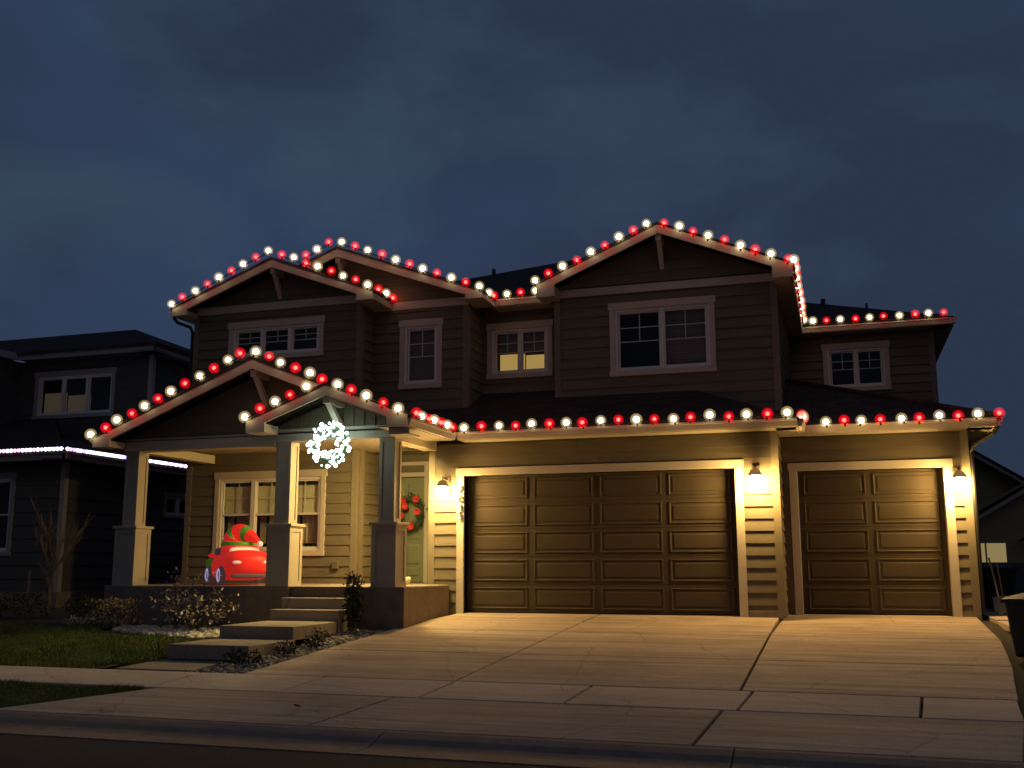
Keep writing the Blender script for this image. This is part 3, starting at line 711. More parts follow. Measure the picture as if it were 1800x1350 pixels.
# outlet box on the porch wall, house number on the casing
MB().box(-2.74, -2.61, 0.40, 0.48, 0.78, 0.93).build('outlet_box', 'siding', house, bevel=0.01)
def house_number():
    hn = thing('house_number', None, None, (0.075, -0.05, 2.0)); hn.parent = house; hn.location = tuple(np.array((0.075, -0.05, 2.0)) - WL[house.name])
    for ch, z in zip("2033", (2.19, 2.03, 1.87, 1.71)):
        cu = bpy.data.curves.new('digit', 'FONT'); cu.body = ch; cu.size = 0.19; cu.extrude = 0.008; cu.align_x = 'CENTER'; cu.align_y = 'CENTER'
        t = bpy.data.objects.new('tmp', cu); COL.objects.link(t)
        dg = bpy.context.evaluated_depsgraph_get(); me = bpy.data.meshes.new_from_object(t.evaluated_get(dg)); bpy.data.objects.remove(t)
        me.materials.clear(); me.materials.append(M['black'])
        inst('digit', me, (0.085, -0.062, z), hn, (R(90), 0, 0))
house_number()

# ---------------------------------------------------------------- wall lanterns
def lantern(x, y, z, label):
    t = thing('wall_lantern', label, 'lantern', (x, y, z), 'warm lanterns beside the garage doors')
    o = y - 0.27
    MB().box(x-0.06, x+0.06, y-0.045, y-0.024, z-0.06, z+0.26).build('back_plate', 'bronze', t, bevel=0.005)
    MB().tube([(x, y-0.04, z+0.20), (x, o-0.01, z+0.235), (x, o, z+0.19)], 0.014, 8).build('arm', 'bronze', t)
    MB().lathe((x, o, z), [(0.0, 0.19), (0.03, 0.185), (0.07, 0.16), (0.105, 0.11), (0.118, 0.07), (0.11, 0.07), (0.085, 0.11), (0.0, 0.13)], 20).build('shade', 'shade', t, smooth=True)
    MB().lathe((x, o, z), [(0.0, -0.15), (0.05, -0.142), (0.09, -0.11), (0.11, -0.05), (0.111, 0.01), (0.098, 0.06), (0.0, 0.075)], 16).build('glass_globe', 'lamp', t, smooth=True)
lantern(-0.185, 0.0, 2.19, 'glowing wall lantern between the front door and the wide garage door')
lantern(5.375, 0.0, 2.235, 'glowing wall lantern on the siding pier between the two garage doors')
lantern(8.605, 1.0, 2.19, 'glowing wall lantern at the outer corner beside the narrow garage door')

def porch_lamp():
    t = thing('porch_lamp', 'flush ceiling lamp under the porch roof behind the right porch column', 'lamp', (-0.74, -1.36, 3.1))
    MB().lathe((-0.74, -1.36, 3.098), [(0.0, 0.0), (0.15, 0.0), (0.15, -0.035), (0.13, -0.04), (0.0, -0.04)], 20).build('rim', 'bronze', t, smooth=True)
    MB().lathe((-0.74, -1.36, 3.06), [(0.128, 0.0), (0.12, -0.035), (0.08, -0.065), (0.0, -0.075)], 20).build('glass_bowl', 'porchlamp', t, smooth=True)
porch_lamp()

# ---------------------------------------------------------------- light strings along the eaves
def ico(r_, seg=14, rings=10):
    return MB().sphere((0, 0, 0), r_, seg, rings)
def bulb_mesh(name, r_, m):
    b = ico(r_); me = bpy.data.meshes.new(name); me.from_pydata(b.v, [], b.f); me.validate(); me.materials.append(M[m]); me.polygons.foreach_set('use_smooth', [True]*len(me.polygons)); return me
BM = dict(W=(bulb_mesh('white_bulb', 0.055, 'whitecore'), bulb_mesh('white_halo', 0.104, 'whitehalo')), R=(bulb_mesh('red_bulb', 0.034, 'redcore'), bulb_mesh('red_halo', 0.094, 'redhalo')))
_b = MB().tube([(0, 0, -0.02), (0, 0, 0.025)], 0.018, 8); SOCK = bpy.data.meshes.new('socket'); SOCK.from_pydata(_b.v, [], _b.f); SOCK.validate(); SOCK.materials.append(M['cord'])
def light_string(a, c, n, first, label, out=(0, -0.07, 0)):
    a, c = Vector(a) + Vector(out), Vector(c) + Vector(out); mid = (a+c)/2
    t = thing('light_string', label, 'light string', tuple(mid), 'red and white bulb strings along the eaves')
    pts = [a.lerp(c, i/max(1, n-1)) for i in range(n)]
    d = (c-a).normalized()*0.06
    cp = [pts[0]-d] + pts + [pts[-1]+d]
    cq = []
    for q0, q1 in zip(cp[:-1], cp[1:]): cq += [q0, q0.lerp(q1, .5) - Vector((0, 0, random.uniform(.0, .018)))]
    MB().tube([p - Vector((0, 0, 0.05)) for p in cq + [cp[-1]]], 0.010, 6).build('cord', 'cord', t)
    for i, p in enumerate(pts):
        ch = first if i % 2 == 0 else ('R' if first == 'W' else 'W')
        p = p + Vector((random.gauss(0, .013), random.gauss(0, .008), random.gauss(-.012, .010)))
        b = inst('bulb', BM[ch][0], p, t, (random.gauss(0, .2), random.gauss(0, .2), 0), [random.uniform(.94, 1.06)]*3); b['label'] = 'white bulb' if ch == 'W' else 'red bulb'
        inst('halo', BM[ch][1], p, b)  # added glow sphere standing in for bloom, not a part of the bulb
        inst('socket', SOCK, p - Vector((0, 0, 0.085)), b)
light_string((-6.395, 0.03, 6.238), (-4.16, 0.03, 7.187), 9, 'W', 'red and white bulbs climbing the left slope of the upper left gable')
light_string((-3.832, 0.03, 7.083), (-1.893, 0.03, 6.282), 8, 'R', 'red and white bulbs down the right slope of the upper left gable')
light_string((-1.80, 0.36, 6.25), (-1.80, 0.98, 6.25), 3, 'R', 'three bulbs on the short return behind the upper left gable')
light_string((-3.616, 0.62, 7.198), (-3.07, 0.62, 7.44), 3, 'R', 'three bulbs on the left slope of the half hidden middle gable')
light_string((-2.782, 0.62, 7.411), (0.234, 0.62, 6.185), 11, 'W', 'long row of bulbs down the right slope of the half hidden middle gable')
light_string((0.275, 1.02, 6.17), (0.275, 1.30, 6.17), 2, 'W', 'two bulbs on the short return above the lit bedroom window')
light_string((0.52, 1.37, 6.235), (1.15, 1.37, 6.235), 3, 'W', 'three bulbs on the small eave above the lit bedroom window')
light_string((1.246, 0.93, 6.317), (3.502, 0.93, 7.253), 9, 'W', 'red and white bulbs climbing the left slope of the upper right gable')
light_string((3.795, 0.93, 7.233), (6.031, 0.93, 6.316), 9, 'R', 'red and white bulbs down the right slope of the upper right gable')
light_string((6.13, 1.03, 6.30), (6.13, 5.75, 6.27), 17, 'W', 'foreshortened row of bulbs running back along the side eave of the upper right gable')
light_string((6.32, 5.88, 6.245), (9.06, 5.88, 6.255), 10, 'W', 'bulb row on the eave of the set back right wing above its window')
light_string((-6.059, -2.49, 3.178), (-3.047, -2.49, 4.482), 12, 'W', 'twelve bulbs climbing the left slope of the wide porch gable')
light_string((-2.765, -2.49, 4.484), (-1.454, -2.49, 3.939), 6, 'W', 'six bulbs on the right slope of the wide porch gable above the entry gable')
light_string((-2.819, -2.64, 3.342), (-1.688, -2.64, 3.791), 5, 'W', 'five bulbs climbing the left slope of the small entry gable')
light_string((-1.118, -2.64, 3.798), (-0.003, -2.64, 3.354), 5, 'W', 'five bulbs down the right slope of the small entry gable')
light_string((0.15, -2.25, 3.30), (0.15, -0.62, 3.30), 7, 'R', 'seven bulbs running back from the entry gable to the garage eave')
light_string((0.374, -0.52, 3.292), (5.943, -0.52, 3.293), 19, 'W', 'long level row of bulbs along the eave above the wide garage door')
light_string((6.18, -0.30, 3.29), (6.18, 0.32, 3.29), 3, 'R', 'three bulbs on the short step between the two garage eaves')
light_string((6.532, 0.49, 3.256), (9.24, 0.49, 3.269), 10, 'W', 'level row of bulbs along the eave above the narrow garage door')

# ---------------------------------------------------------------- lit wreath and door wreath
def lit_wreath():
    c = Vector((-1.415, -2.30, 2.85)); t = thing('lit_wreath', 'bright white lit wreath hanging under the small entry gable', 'wreath', tuple(c))
    b = MB(); n = 40
    ring = [(c.x+0.27*math.cos(2*math.pi*i/n), c.y, c.z+0.27*math.sin(2*math.pi*i/n)) for i in range(n+1)]
    b.tube(ring, 0.045, 8, False)
    for i in range(420):
        a = random.uniform(0, 6.283); rr = 0.27 + random.gauss(0, .05); p = Vector((c.x+rr*math.cos(a), c.y+random.gauss(0, .04), c.z+rr*math.sin(a)))
        d = Vector((random.gauss(0, 1), random.gauss(0, 1), random.gauss(0, 1))).normalized()*0.07; s_ = d.cross(Vector((0, 1, 0.3))).normalized()*0.006
        b.add([p-s_, p+s_, p+d], [(0,1,2)])
    b.build('greenery', 'needle', t)
    MB().tube([(c.x, c.y, c.z+0.27), (c.x-0.03, -2.2, 3.26)], 0.006, 6).build('hanger', 'cord', t)
    me = bulb_mesh('wreath_bulb', 0.030, 'wreathcore')
    for i in range(130):
        a = 2*math.pi*i/130 + random.uniform(-.09, .09); rr = random.choice((0.16, 0.21, 0.26, 0.30, 0.345, 0.375)) + random.uniform(-.02, .02)
        inst('bulb', me, (c.x+rr*math.cos(a), c.y-0.06+random.uniform(-.03, .03), c.z+rr*math.sin(a)), t, scale=[random.uniform(.45, 1.2)]*3)
lit_wreath()
def door_wreath():
    c = Vector((-1.63, 1.66, 1.89)); t = thing('door_wreath', 'green wreath with red flowers hanging on the front door', 'wreath', tuple(c))
    b = MB(); n = 30
    b.tube([(c.x+0.24*math.cos(2*math.pi*i/n), c.y, c.z+0.30*math.sin(2*math.pi*i/n)) for i in range(n+1)], 0.05, 8, False)
    for i in range(500):
        a = random.uniform(0, 6.283); p = Vector((c.x+(0.24+random.gauss(0, .04))*math.cos(a), c.y-random.uniform(0, .06), c.z+(0.30+random.gauss(0, .04))*math.sin(a)))
        d = Vector((random.gauss(0, 1), -abs(random.gauss(0, .6)), random.gauss(0, 1))).normalized()*random.uniform(.06, .11); s_ = d.cross(Vector((0, 1, .2))).normalized()*0.011
        b.add([p, p+d*.5+s_, p+d, p+d*.5-s_], [(0,1,2,3)])
    b.build('greenery', 'needle', t)
    for ax, az in ((-.15, .24), (.14, .27), (.17, .02), (-.19, -.05), (.03, -.27), (-.1, .13)):
        f = MB()
        for k_ in range(9):
            a = k_*0.7; q = Vector((math.cos(a), -0.35, math.sin(a)))*0.085; p = Vector((c.x+ax, c.y-0.07, c.z+az)); s_ = Vector((-math.sin(a), 0, math.cos(a)))*0.032
            f.add([p, p+q*.5+s_, p+q, p+q*.5-s_], [(0,1,2,3)])
        f.build('flower', 'redpetal', t)
door_wreath()

# ---------------------------------------------------------------- inflatable car with a striped hat, on the porch
def inflat(name, col, e):
    m = mat(name, col, 0.45, 0.05, 3); b = m.node_tree.nodes['Principled BSDF']; b.inputs['Emission Color'].default_value = (*col, 1); b.inputs['Emission Strength'].default_value = e; return m
def car():
    IR, IG, IW, IK = inflat('inflatable_red', (0.72, 0.025, 0.018), 0.48), inflat('inflatable_green', (0.10, 0.30, 0.035), 0.14), inflat('inflatable_white', (0.80, 0.68, 0.55), 0.35), inflat('inflatable_grey', (0.10, 0.06, 0.07), 0.3)
    IL = inflat('inflatable_lilac', (0.45, 0.40, 0.75), 0.6)
    o = Vector((-4.00, -0.80, PZ+0.006)); t = thing('inflatable_car', 'glowing red inflatable car in a striped red and green hat on the porch', 'inflatable', tuple(o))
    A = Matrix.Rotation(R(-43), 3, 'Z')       # local +x = front
    def w(x, y, z): return o + A @ Vector((x*1.03, y*1.05, z*0.86))
    def blob(name, m, c, r3, e=0.6, seg=28, rings=18, tilt=None):
        mt = A if tilt is None else A @ Matrix.Rotation(tilt, 3, 'Y')
        return MB().sphere(w(*c), 1.0, seg, rings, (r3[0]*1.03, r3[1]*1.05, r3[2]*0.86), e, mt).build(name, m, t, smooth=True)
    blob('body', IR, (0.0, 0, 0.36), (0.70, 0.43, 0.27), 0.55)
    blob('hood', IR, (0.40, 0, 0.44), (0.42, 0.43, 0.29), 0.75)
    blob('cabin', IR, (-0.14, 0, 0.62), (0.46, 0.39, 0.27), 0.8)
    blob('windscreen', IW, (0.245, 0, 0.715), (0.06, 0.26, 0.075), 0.6, tilt=R(-25))
    for s in (-1, 1): blob('side_window', IK, (-0.14, 0.345*s, 0.69), (0.20, 0.05, 0.09), 0.6)
    blob('spoiler', IR, (-0.74, 0, 0.62), (0.10, 0.40, 0.06), 0.6)
    blob('bumper', IK, (0.71, 0, 0.19), (0.06, 0.34, 0.05), 0.6)
    for s in (-1, 1):
        blob('headlight', IW, (0.755, 0.24*s, 0.47), (0.05, 0.085, 0.035), 0.8)
        for x, big in ((0.40, 1), (-0.46, 1)):
            c = w(x, 0.42*s, 0.205); ax = A @ Vector((0, 1, 0)); u = A @ Vector((1, 0, 0)); v = Vector((0, 0, 1))
            ty = MB().tube([c + (u*math.cos(q*math.pi/10) + v*math.sin(q*math.pi/10))*0.12 for q in range(21)], 0.055, 8, False)
            wh = ty.build('wheel', IK, t, smooth=True)
            MB().tube([c + ax*0.045*s + (u*math.cos(q*math.pi/10) + v*math.sin(q*math.pi/10))*0.105 for q in range(21)], 0.022, 6, False).build('rim', IL, wh, smooth=True)
    blob('trim_panel', IG, (-0.55, -0.40, 0.44), (0.17, 0.06, 0.12), 0.8)
    # the hat: stacked bands bending over to a tip with a bobble
    prof = [(0.305, 0.84), (0.315, 0.93), (0.30, 1.00), (0.265, 1.06), (0.215, 1.11), (0.16, 1.14), (0.12, 1.13), (0.095, 1.08), (0.07, 1.01), (0.045, 0.94), (0.03, 0.90)]
    pts = [(-0.12, 0, 0.80), (-0.12, 0, 0.86), (-0.12, 0, 0.93), (-0.11, .0, 0.99), (-0.09, .01, 1.04), (-0.05, .03, 1.07), (0.03, .07, 1.08), (0.11, .11, 1.05), (0.19, .16, 1.0), (0.26, .20, 0.94), (0.31, .23, 0.89)]
    rr = [0.335, 0.335, 0.315, 0.285, 0.25, 0.205, 0.155, 0.115, 0.085, 0.06, 0.04]
    hat = None; fp, fr = [], []
    for i in range(len(pts)-1):          # smooth the bend
        q = [Vector(pts[max(0, min(len(pts)-1, i+d))]) for d in (-1, 0, 1, 2)]; rq = [rr[max(0, min(len(rr)-1, i+d))] for d in (-1, 0, 1, 2)]
        for n in range(4):
            u = n/4; cr = lambda a, b, c, d: 0.5*((2*b) + (c-a)*u + (2*a-5*b+4*c-d)*u*u + (3*b-a-3*c+d)*u**3)
            fp.append(w(*cr(*q))); fr.append(cr(*rq))
    fp.append(w(*pts[-1])); fr.append(rr[-1])
    bands = [(0, 9, IG), (9, 14, IR), (14, 18, IG), (18, 24, IR), (24, 28, IG), (28, len(fp)-1, IR)]
    for a, c, m_ in bands:
        b = MB().tube(fp[a:c+1], fr[a:c+1], 24, False)
        if hat is None: hat = b.build('hat', m_, t, smooth=True)
        else: b.build('hat_band', m_, hat, smooth=True)
    MB().sphere(w(0.34, 0.245, 0.86), 0.055, 14, 10).build('bobble', IW, hat, smooth=True)
car()
pot = MB().lathe((-0.86, -0.32, PZ+0.006), [(0, 0), (0.055, 0), (0.08, 0.05), (0.088, 0.12), (0.075, 0.14), (0.065, 0.135), (0.07, 0.11), (0.0, 0.10)], 16).build('planter', 'ceramic', smooth=True)
tag(pot, 'small pale planter on the porch floor beside the front door', 'planter')

# ---------------------------------------------------------------- neighbours
def left_neighbour():
    n = thing('neighbour_house', 'dark two storey house on the left with a purple white light strip', 'house', (-12, 6, 0))
    wall(n, F(1.35), -24, -10.0, 0.25, 3.2, [hole(-12.6, -11.35, 1.07, 2.97)], m='nsiding', trimm='ntrim', exp=0.3)
    wall(n, Plane('+x', -10.0), 4.2, 13, 3.2, 6.3, m='nsiding', trimm='ntrim', exp=0.3)
    wall(n, Plane('+x', -10.0), 1.35, 13, 0.25, 3.2, [hole(4.95, 6.25, 2.05, 2.72, .1, .08, .08)], m='nsiding', trimm='ntrim', exp=0.3)
    wall(n, F(4.2), -24, -10.0, 3.3, 6.25, [hole(-13.66, -11.10, 4.66, 5.94)], m='nsiding', trimm='ntrim', exp=0.3)
    MB().box(-24, -9.96, 1.30, 13, -0.4, 0.27).build('foundation', 'footing', n)
    def nin(w, P, l, r, bb, tt, kk):
        b = MB(); P.box(b, l-.01, r+.01, -0.20, -0.19, bb, bb+(tt-bb)*(0.62 - 0.1*kk)); b.build('blind', ('dimblind', 'dimblind', 'room')[kk], w)
    window(n, F(4.2), -13.66, -11.10, 4.66, 5.94, 3, 'slider', None, nin, trimm='ntrim')
    def lampin(w, P, l, r, bb, tt, kk):
        MB().lathe(P((r-0.13), -0.32, bb+0.28), [(0.02, 0), (0.10, 0.0), (0.07, 0.20), (0.0, 0.20)], 12).build('table_lamp', 'orangelamp', w, smooth=True)
    window(n, F(1.35), -12.6, -11.35, 1.07, 2.97, 1, 'hung', None, lampin, trimm='ntrim')
    window(n, Plane('+x', -10.0), 4.95, 6.25, 2.05, 2.72, 2, 'slider', None, None, trimm='ntrim', head=.1, side=.08, sill=.08)
    def fas(x0, y0, x1, y1, zb, zt, out):
        o = Vector((*out, 0)); a, c = Vector((x0, y0, 0)), Vector((x1, y1, 0))
        MB().prism([a + o*q + Vector((0, 0, z)) for q, z in ((0, zt), (0, zb), (-.04, zb), (-.04, zt))], c-a).build('fascia', 'ntrim', n)
        MB().prism([a + o*q + Vector((0, 0, z)) for q, z in ((-.04, zb+.005), (-.04, zb+.03), (-.6, zb+.03), (-.6, zb+.005))], c-a).build('soffit', 'nsiding', n)
    fas(-24, 0.75, -9.55, 0.75, 3.16, 3.34, (0, -1)); fas(-9.55, 0.75, -9.55, 5.6, 3.16, 3.34, (1, 0))
    fas(-13.85, 3.7, -9.6, 3.7, 6.20, 6.38, (0, -1)); fas(-9.6, 3.7, -9.6, 12, 6.20, 6.38, (1, 0))
    fas(-13.85, 2.4, -13.85, 3.7, 6.20, 6.38, (1, 0)); fas(-24, 2.4, -13.85, 2.4, 6.20, 6.38, (0, -1))
    MB().box(-24, -14.2, 2.8, 4.2, 3.4, 6.25).build('wall', 'nsiding', n)
    def rf(pts): MB().prism(pts, (0, 0, -0.08)).build('roof', 'roof', n)
    rf([(-24, 0.7, 3.36), (-9.5, 0.7, 3.36), (-9.5-3.5, 4.2, 4.70), (-24, 4.2, 4.70)])
    rf([(-9.5, 0.7, 3.36), (-9.5, 5.6, 3.36), (-10.0, 5.6, 3.70), (-10.0, 1.2, 3.70)])
    tt = 2.9
    rf([(-24, 3.65, 6.40), (-9.55, 3.65, 6.40), (-9.55-tt, 3.65+tt, 6.40+.40*tt), (-24, 3.65+tt, 6.40+.40*tt)])
    rf([(-9.55, 3.65, 6.40), (-9.55, 3.65+2*tt, 6.40), (-9.55-tt, 3.65+tt, 6.40+.40*tt)])
    rf([(-24, 2.35, 6.40), (-13.8, 2.35, 6.40), (-13.8-1.5, 3.85, 7.0), (-24, 3.85, 7.0)])
left_neighbour()
def led_strip():
    t = thing('led_strip', 'purple white led strip along the lower eave of the dark neighbouring house', 'light strip', (-9.5, 2, 3.55))
    MB().tube([(-24, 0.70, 3.365), (-9.51, 0.70, 3.365), (-9.50, 0.72, 3.365), (-9.50, 5.5, 3.365)], 0.012, 6).build('cord', 'cord', t)
    cols = [emit('led_white', (0.80, 0.78, 1.0), 5.0), emit('led_violet', (0.55, 0.30, 1.0), 2.6), emit('led_pink', (1.0, 0.5, 0.75), 2.4)]
    mesh = []
    for c in cols:
        b = MB().sphere((0, 0, 0), 0.042, 8, 6); me = bpy.data.meshes.new('led'); me.from_pydata(b.v, [], b.f); me.validate(); me.materials.append(c); mesh.append(me)
    for i in range(30): inst('led', random.choice((mesh[0], mesh[0], mesh[2])), (-9.58 - i*0.105, 0.69, 3.385), t)
    for i in range(46): inst('led', random.choice((mesh[0], mesh[0], mesh[0], mesh[1])), (-9.49, 0.78 + i*0.103, 3.385), t)
led_strip()
def right_neighbour():
    n = thing('neighbour_house', 'olive single storey house on the right with crossing gables and a lit window', 'house', (13, 16, 0))
    # rear gable slope falling to the right
    P = F(16.0)
    MB().prism([(8.2, 16, 0), (14.0, 16, 0), (14.0, 16, 1.9), (10.5, 16, 4.2), (8.2, 16, 4.9)], (0, 0.2, 0)).build('wall', 'nolive', n)
    def rake(x0, z0, x1, z1, y, w=0.2, dep=3.0, ov=0.5):
        MB().prism([(x0, y-ov, z0-0.07), (x1, y-ov, z1-0.07), (x1, y-ov, z1-w), (x0, y-ov, z0-w)], (0, 0.05, 0)).build('rake_board', 'trim', n)
        MB().prism([(x0, y-ov-.04, z0), (x1, y-ov-.04, z1), (x1, y-ov-.04, z1-0.08), (x0, y-ov-.04, z0-0.08)], (0, dep, 0)).build('roof', 'roof', n)
    rake(8.0, 5.9, 14.2, 1.75, 16.0)
    MB().prism([(9.0, 12.5, 0), (13.5, 12.5, 0), (13.5, 12.5, 4.2), (11.5, 12.5, 3.05), (9.0, 12.5, 1.55)], (0, 0.2, 0)).build('wall', 'nolive', n)
    rake(8.8, 1.38, 13.6, 4.25, 12.5)
    b = MB(); b.box(10.06, 10.88, 12.44, 12.49, 0.82, 0.88); b.box(10.06, 10.88, 12.44, 12.49, 1.38, 1.46); b.box(10.80, 10.88, 12.44, 12.49, 0.88, 1.38); b.box(10.02, 10.06, 12.44, 12.49, 0.82, 1.46); b.box(10.29, 10.33, 12.44, 12.49, 0.88, 1.38)
    w = b.build('window', 'nolive', n)
    MB().box(10.06, 10.29, 12.465, 12.485, 0.88, 1.38).build('pane', 'litdim', w); MB().box(10.33, 10.80, 12.465, 12.485, 0.88, 1.38).build('pane', 'litdim', w)
    MB().lathe((11.25, 12.2, 1.42), [(0, 0.10), (0.04, 0.10), (0.16, 0.02), (0.16, 0.0), (0, 0.0)], 12).build('wall_lamp', 'dark', n)
right_neighbour()
def fence():
    f = thing('fence', 'grey vertical board fence in front of the lit window on the right', 'fence', (11, 10, 0))
    x = 9.55
    for i in range(40):
        MB().box(x, x+0.142, 10.0, 10.025, -0.1, 0.862 + random.uniform(-.003, .003)).build('board', 'fence', f); x += 0.15
    for z in (0.15, 0.70): MB().box(9.55, 15.5, 10.026, 10.07, z, z+0.08).build('rail', 'fence', f)
fence()

# ---------------------------------------------------------------- bins and tools on the right
def wheelie(x, y, z, h, w, d, rot, label, m='bin'):
    t = thing('wheelie_bin', label, 'bin', (x, y, z), 'wheelie bins beside the garage'); A = Matrix.Rotation(rot, 3, 'Z'); o = Vector((x, y, z))
    def W(q): return o + A @ Vector(q)
    a, c = w/2*0.80, w/2; e, g = d/2*0.78, d/2
    b = MB().add([W(q) for q in ((-a,-e,0.06),(a,-e,0.06),(a,e,0.06),(-a,e,0.06),(-c,-g,h*0.93),(c,-g,h*0.93),(c,g,h*0.93),(-c,g,h*0.93))], [(0,3,2,1),(4,5,6,7),(0,1,5,4),(1,2,6,5),(2,3,7,6),(3,0,4,7)])
    b.build('body', m, t, bevel=0.03)
    b = MB(); b.add([W(q) for q in ((-c-.03,-g-.03,h*0.90),(c+.03,-g-.03,h*0.90),(c+.03,g+.03,h*0.90),(-c-.03,g+.03,h*0.90),(-c-.03,-g-.03,h*0.955),(c+.03,-g-.03,h*0.955),(c+.03,g+.03,h*0.955),(-c-.03,g+.03,h*0.955))], [(0,3,2,1),(4,5,6,7),(0,1,5,4),(1,2,6,5),(2,3,7,6),(3,0,4,7)]); b.build('rim', m, t, bevel=0.01)
    b = MB(); b.add([W(q) for q in ((-c-.02,-g-.05,h*0.965),(c+.02,-g-.05,h*0.965),(c+.02,g+.03,h*1.0),(-c-.02,g+.03,h*1.0),(-c*.85,-g*.8,h*1.0),(c*.85,-g*.8,h*1.0),(c*.85,g*.9,h*1.04),(-c*.85,g*.9,h*1.04))], [(0,3,2,1),(4,5,6,7),(0,1,5,4),(1,2,6,5),(2,3,7,6),(3,0,4,7)]); b.build('lid', m, t, bevel=0.015)
    MB().tube([W((-c*.8, g+.06, h*0.95)), W((c*.8, g+.06, h*0.95))], 0.018, 8).build('handle', m, t)
    for s in (-1, 1): MB().tube([W((s*(a+.02), e+.02, 0.10)), W((s*(a+.07), e+.02, 0.10))], 0.10, 14).build('wheel', 'black', t)
    MB().add([W(q) for q in ((-.10,-g*0.93-.012,h*.55),(.10,-g*0.93-.012,h*.55),(.10,-g*.95-.014,h*.68),(-.10,-g*.95-.014,h*.68))], [(0,1,2,3)]).build('badge', m, t)
wheelie(8.98, -3.3, -0.335, 0.79, 0.60, 0.72, R(-24), 'large dark grey wheelie bin at the right edge of the driveway')
wheelie(9.36, 3.4, -0.03, 0.84, 0.55, 0.62, R(10), 'black wheelie bin standing behind the house corner by the fence', 'black')
def tools():
    t = thing('shovel', 'wooden handled shovel leaning on the right corner of the house', 'shovel', (9.05, 1.4, 0))
    MB().tube([(9.12, 1.30, 0.28), (9.04, 1.5, 0.95)], 0.015, 8).build('shaft', 'wood', t)
    MB().prism([(9.02, 1.26, 0.30), (9.22, 1.27, 0.30), (9.23, 1.25, 0.10), (9.13, 1.24, 0.0), (9.03, 1.24, 0.10)], (0.0, 0.012, 0.01)).build('blade', 'steel', t)
    t = thing('broom', 'broom with pale bristles standing beside the shovel', 'broom', (9.2, 1.9, 0))
    MB().tube([(9.26, 1.9, 0.30), (9.22, 2.0, 0.85)], 0.013, 8).build('shaft', 'wood', t)
    MB().prism([(9.14, 1.86, 0.0), (9.40, 1.86, 0.0), (9.33, 1.88, 0.30), (9.20, 1.88, 0.30)], (0, 0.06, 0.01)).build('bristles', 'wood', t)
    b = MB().lathe((9.56, 1.1, 0.0), [(0, 0), (0.055, 0), (0.062, 0.02), (0.062, 0.16), (0.05, 0.19), (0.0, 0.19)], 14).build('canister', 'orange', smooth=True)
    tag(b, 'small orange canister on the side walkway behind the grey bin', 'canister')
tools()

# ---------------------------------------------------------------- planting
def leaf_cloud(b, n, gen, size, elong=2.2):
    for i in range(n):
        p = Vector(gen()); d = Vector((random.gauss(0, 1), random.gauss(0, 1), random.gauss(0, .8))).normalized(); s_ = d.cross(Vector((random.gauss(0, 1), random.gauss(0, 1), random.gauss(0, 1)))).normalized()
        l = size*random.uniform(.6, 1.3); w_ = l/elong
        b.add([p, p+d*l*.5+s_*w_*.5, p+d*l, p+d*l*.5-s_*w_*.5], [(0,1,2,3)])
def bush(name, label, cat, x, y, z, rx, ry, h, n, size, m, group=None, stems=7, shell=0.4, box=False):
    t = thing(name, label, cat, (x, y, z), group)
    b = MB(); tips = []
    for i in range(stems):
        a = random.uniform(0, 6.283); rr = random.uniform(.3, .95)
        tip = Vector((x+rx*rr*math.cos(a), y+ry*rr*math.sin(a), z+h*random.uniform(.55, .98))); base = Vector((x+.05*math.cos(a), y+.05*math.sin(a), z-0.02))
        mid = base.lerp(tip, .5) + Vector((random.gauss(0, .03), random.gauss(0, .03), .03)); b.tube([base, mid, tip], [0.012, 0.008, 0.003], 5); tips.append((base, mid, tip))
    b.build('stems', 'bark', t)
    f = MB()
    def gen():
        while True:
            q = (random.uniform(-1, 1), random.uniform(-1, 1), random.uniform(-1, 1)); r2 = math.sqrt(sum(v*v for v in q))
            if box: ok = max(abs(v) for v in q) > shell
            else: ok = shell < r2 < 1
            if ok:
                lump = 1 + 0.18*math.sin(5*q[0]+2.1*x)*math.cos(4*q[2]+y)
                return (x+q[0]*rx*lump, y+q[1]*ry*lump, z + h*(.52+.5*q[2]*lump))
    leaf_cloud(f, n, gen, size)
    o = f.build('foliage', m, t); o['kind'] = 'stuff'
    return t
# leafy open shrub in front of the porch: pale leaves on thin stems
bush('leafy_shrub', 'open shrub with pale curled leaves in front of the porch', 'shrub', -3.72, -2.55, -0.20, 0.85, 0.45, 0.66, 420, 0.085, 'leafpale', stems=26, shell=0.1)
t = thing('tall_shoot', 'tall thin shoots with pale leaves rising past the porch floor', 'shrub', (-4.05, -2.45, -0.2))
b = MB(); f = MB()
for i in range(9):
    x = -4.3 + random.uniform(0, .8); p = [Vector((x, -2.45, -0.2)), Vector((x+random.gauss(0, .05), -2.47, .3)), Vector((x+random.gauss(0, .1), -2.5, random.uniform(.6, .85)))]
    b.tube(p, [.009, .006, .002], 5)
    leaf_cloud(f, 11, lambda: tuple(p[1].lerp(p[2], random.random()) + Vector((random.gauss(0, .05), random.gauss(0, .05), random.gauss(0, .03)))), 0.07)
b.build('stems', 'bark', t); q = f.build('foliage', 'leafpale', t); q['kind'] = 'stuff'
bush('tan_shrub', 'clipped tan shrub below the left end of the porch', 'shrub', -5.45, -2.35, -0.19, 0.34, 0.30, 0.46, 900, 0.05, 'leaftan', stems=10, shell=0.55, box=True)
bush('dwarf_conifer', 'narrow dark conifer to the right of the porch steps', 'shrub', -0.86, -2.42, -0.19, 0.15, 0.15, 0.92, 1100, 0.07, 'leafdk', stems=8, shell=0.2)
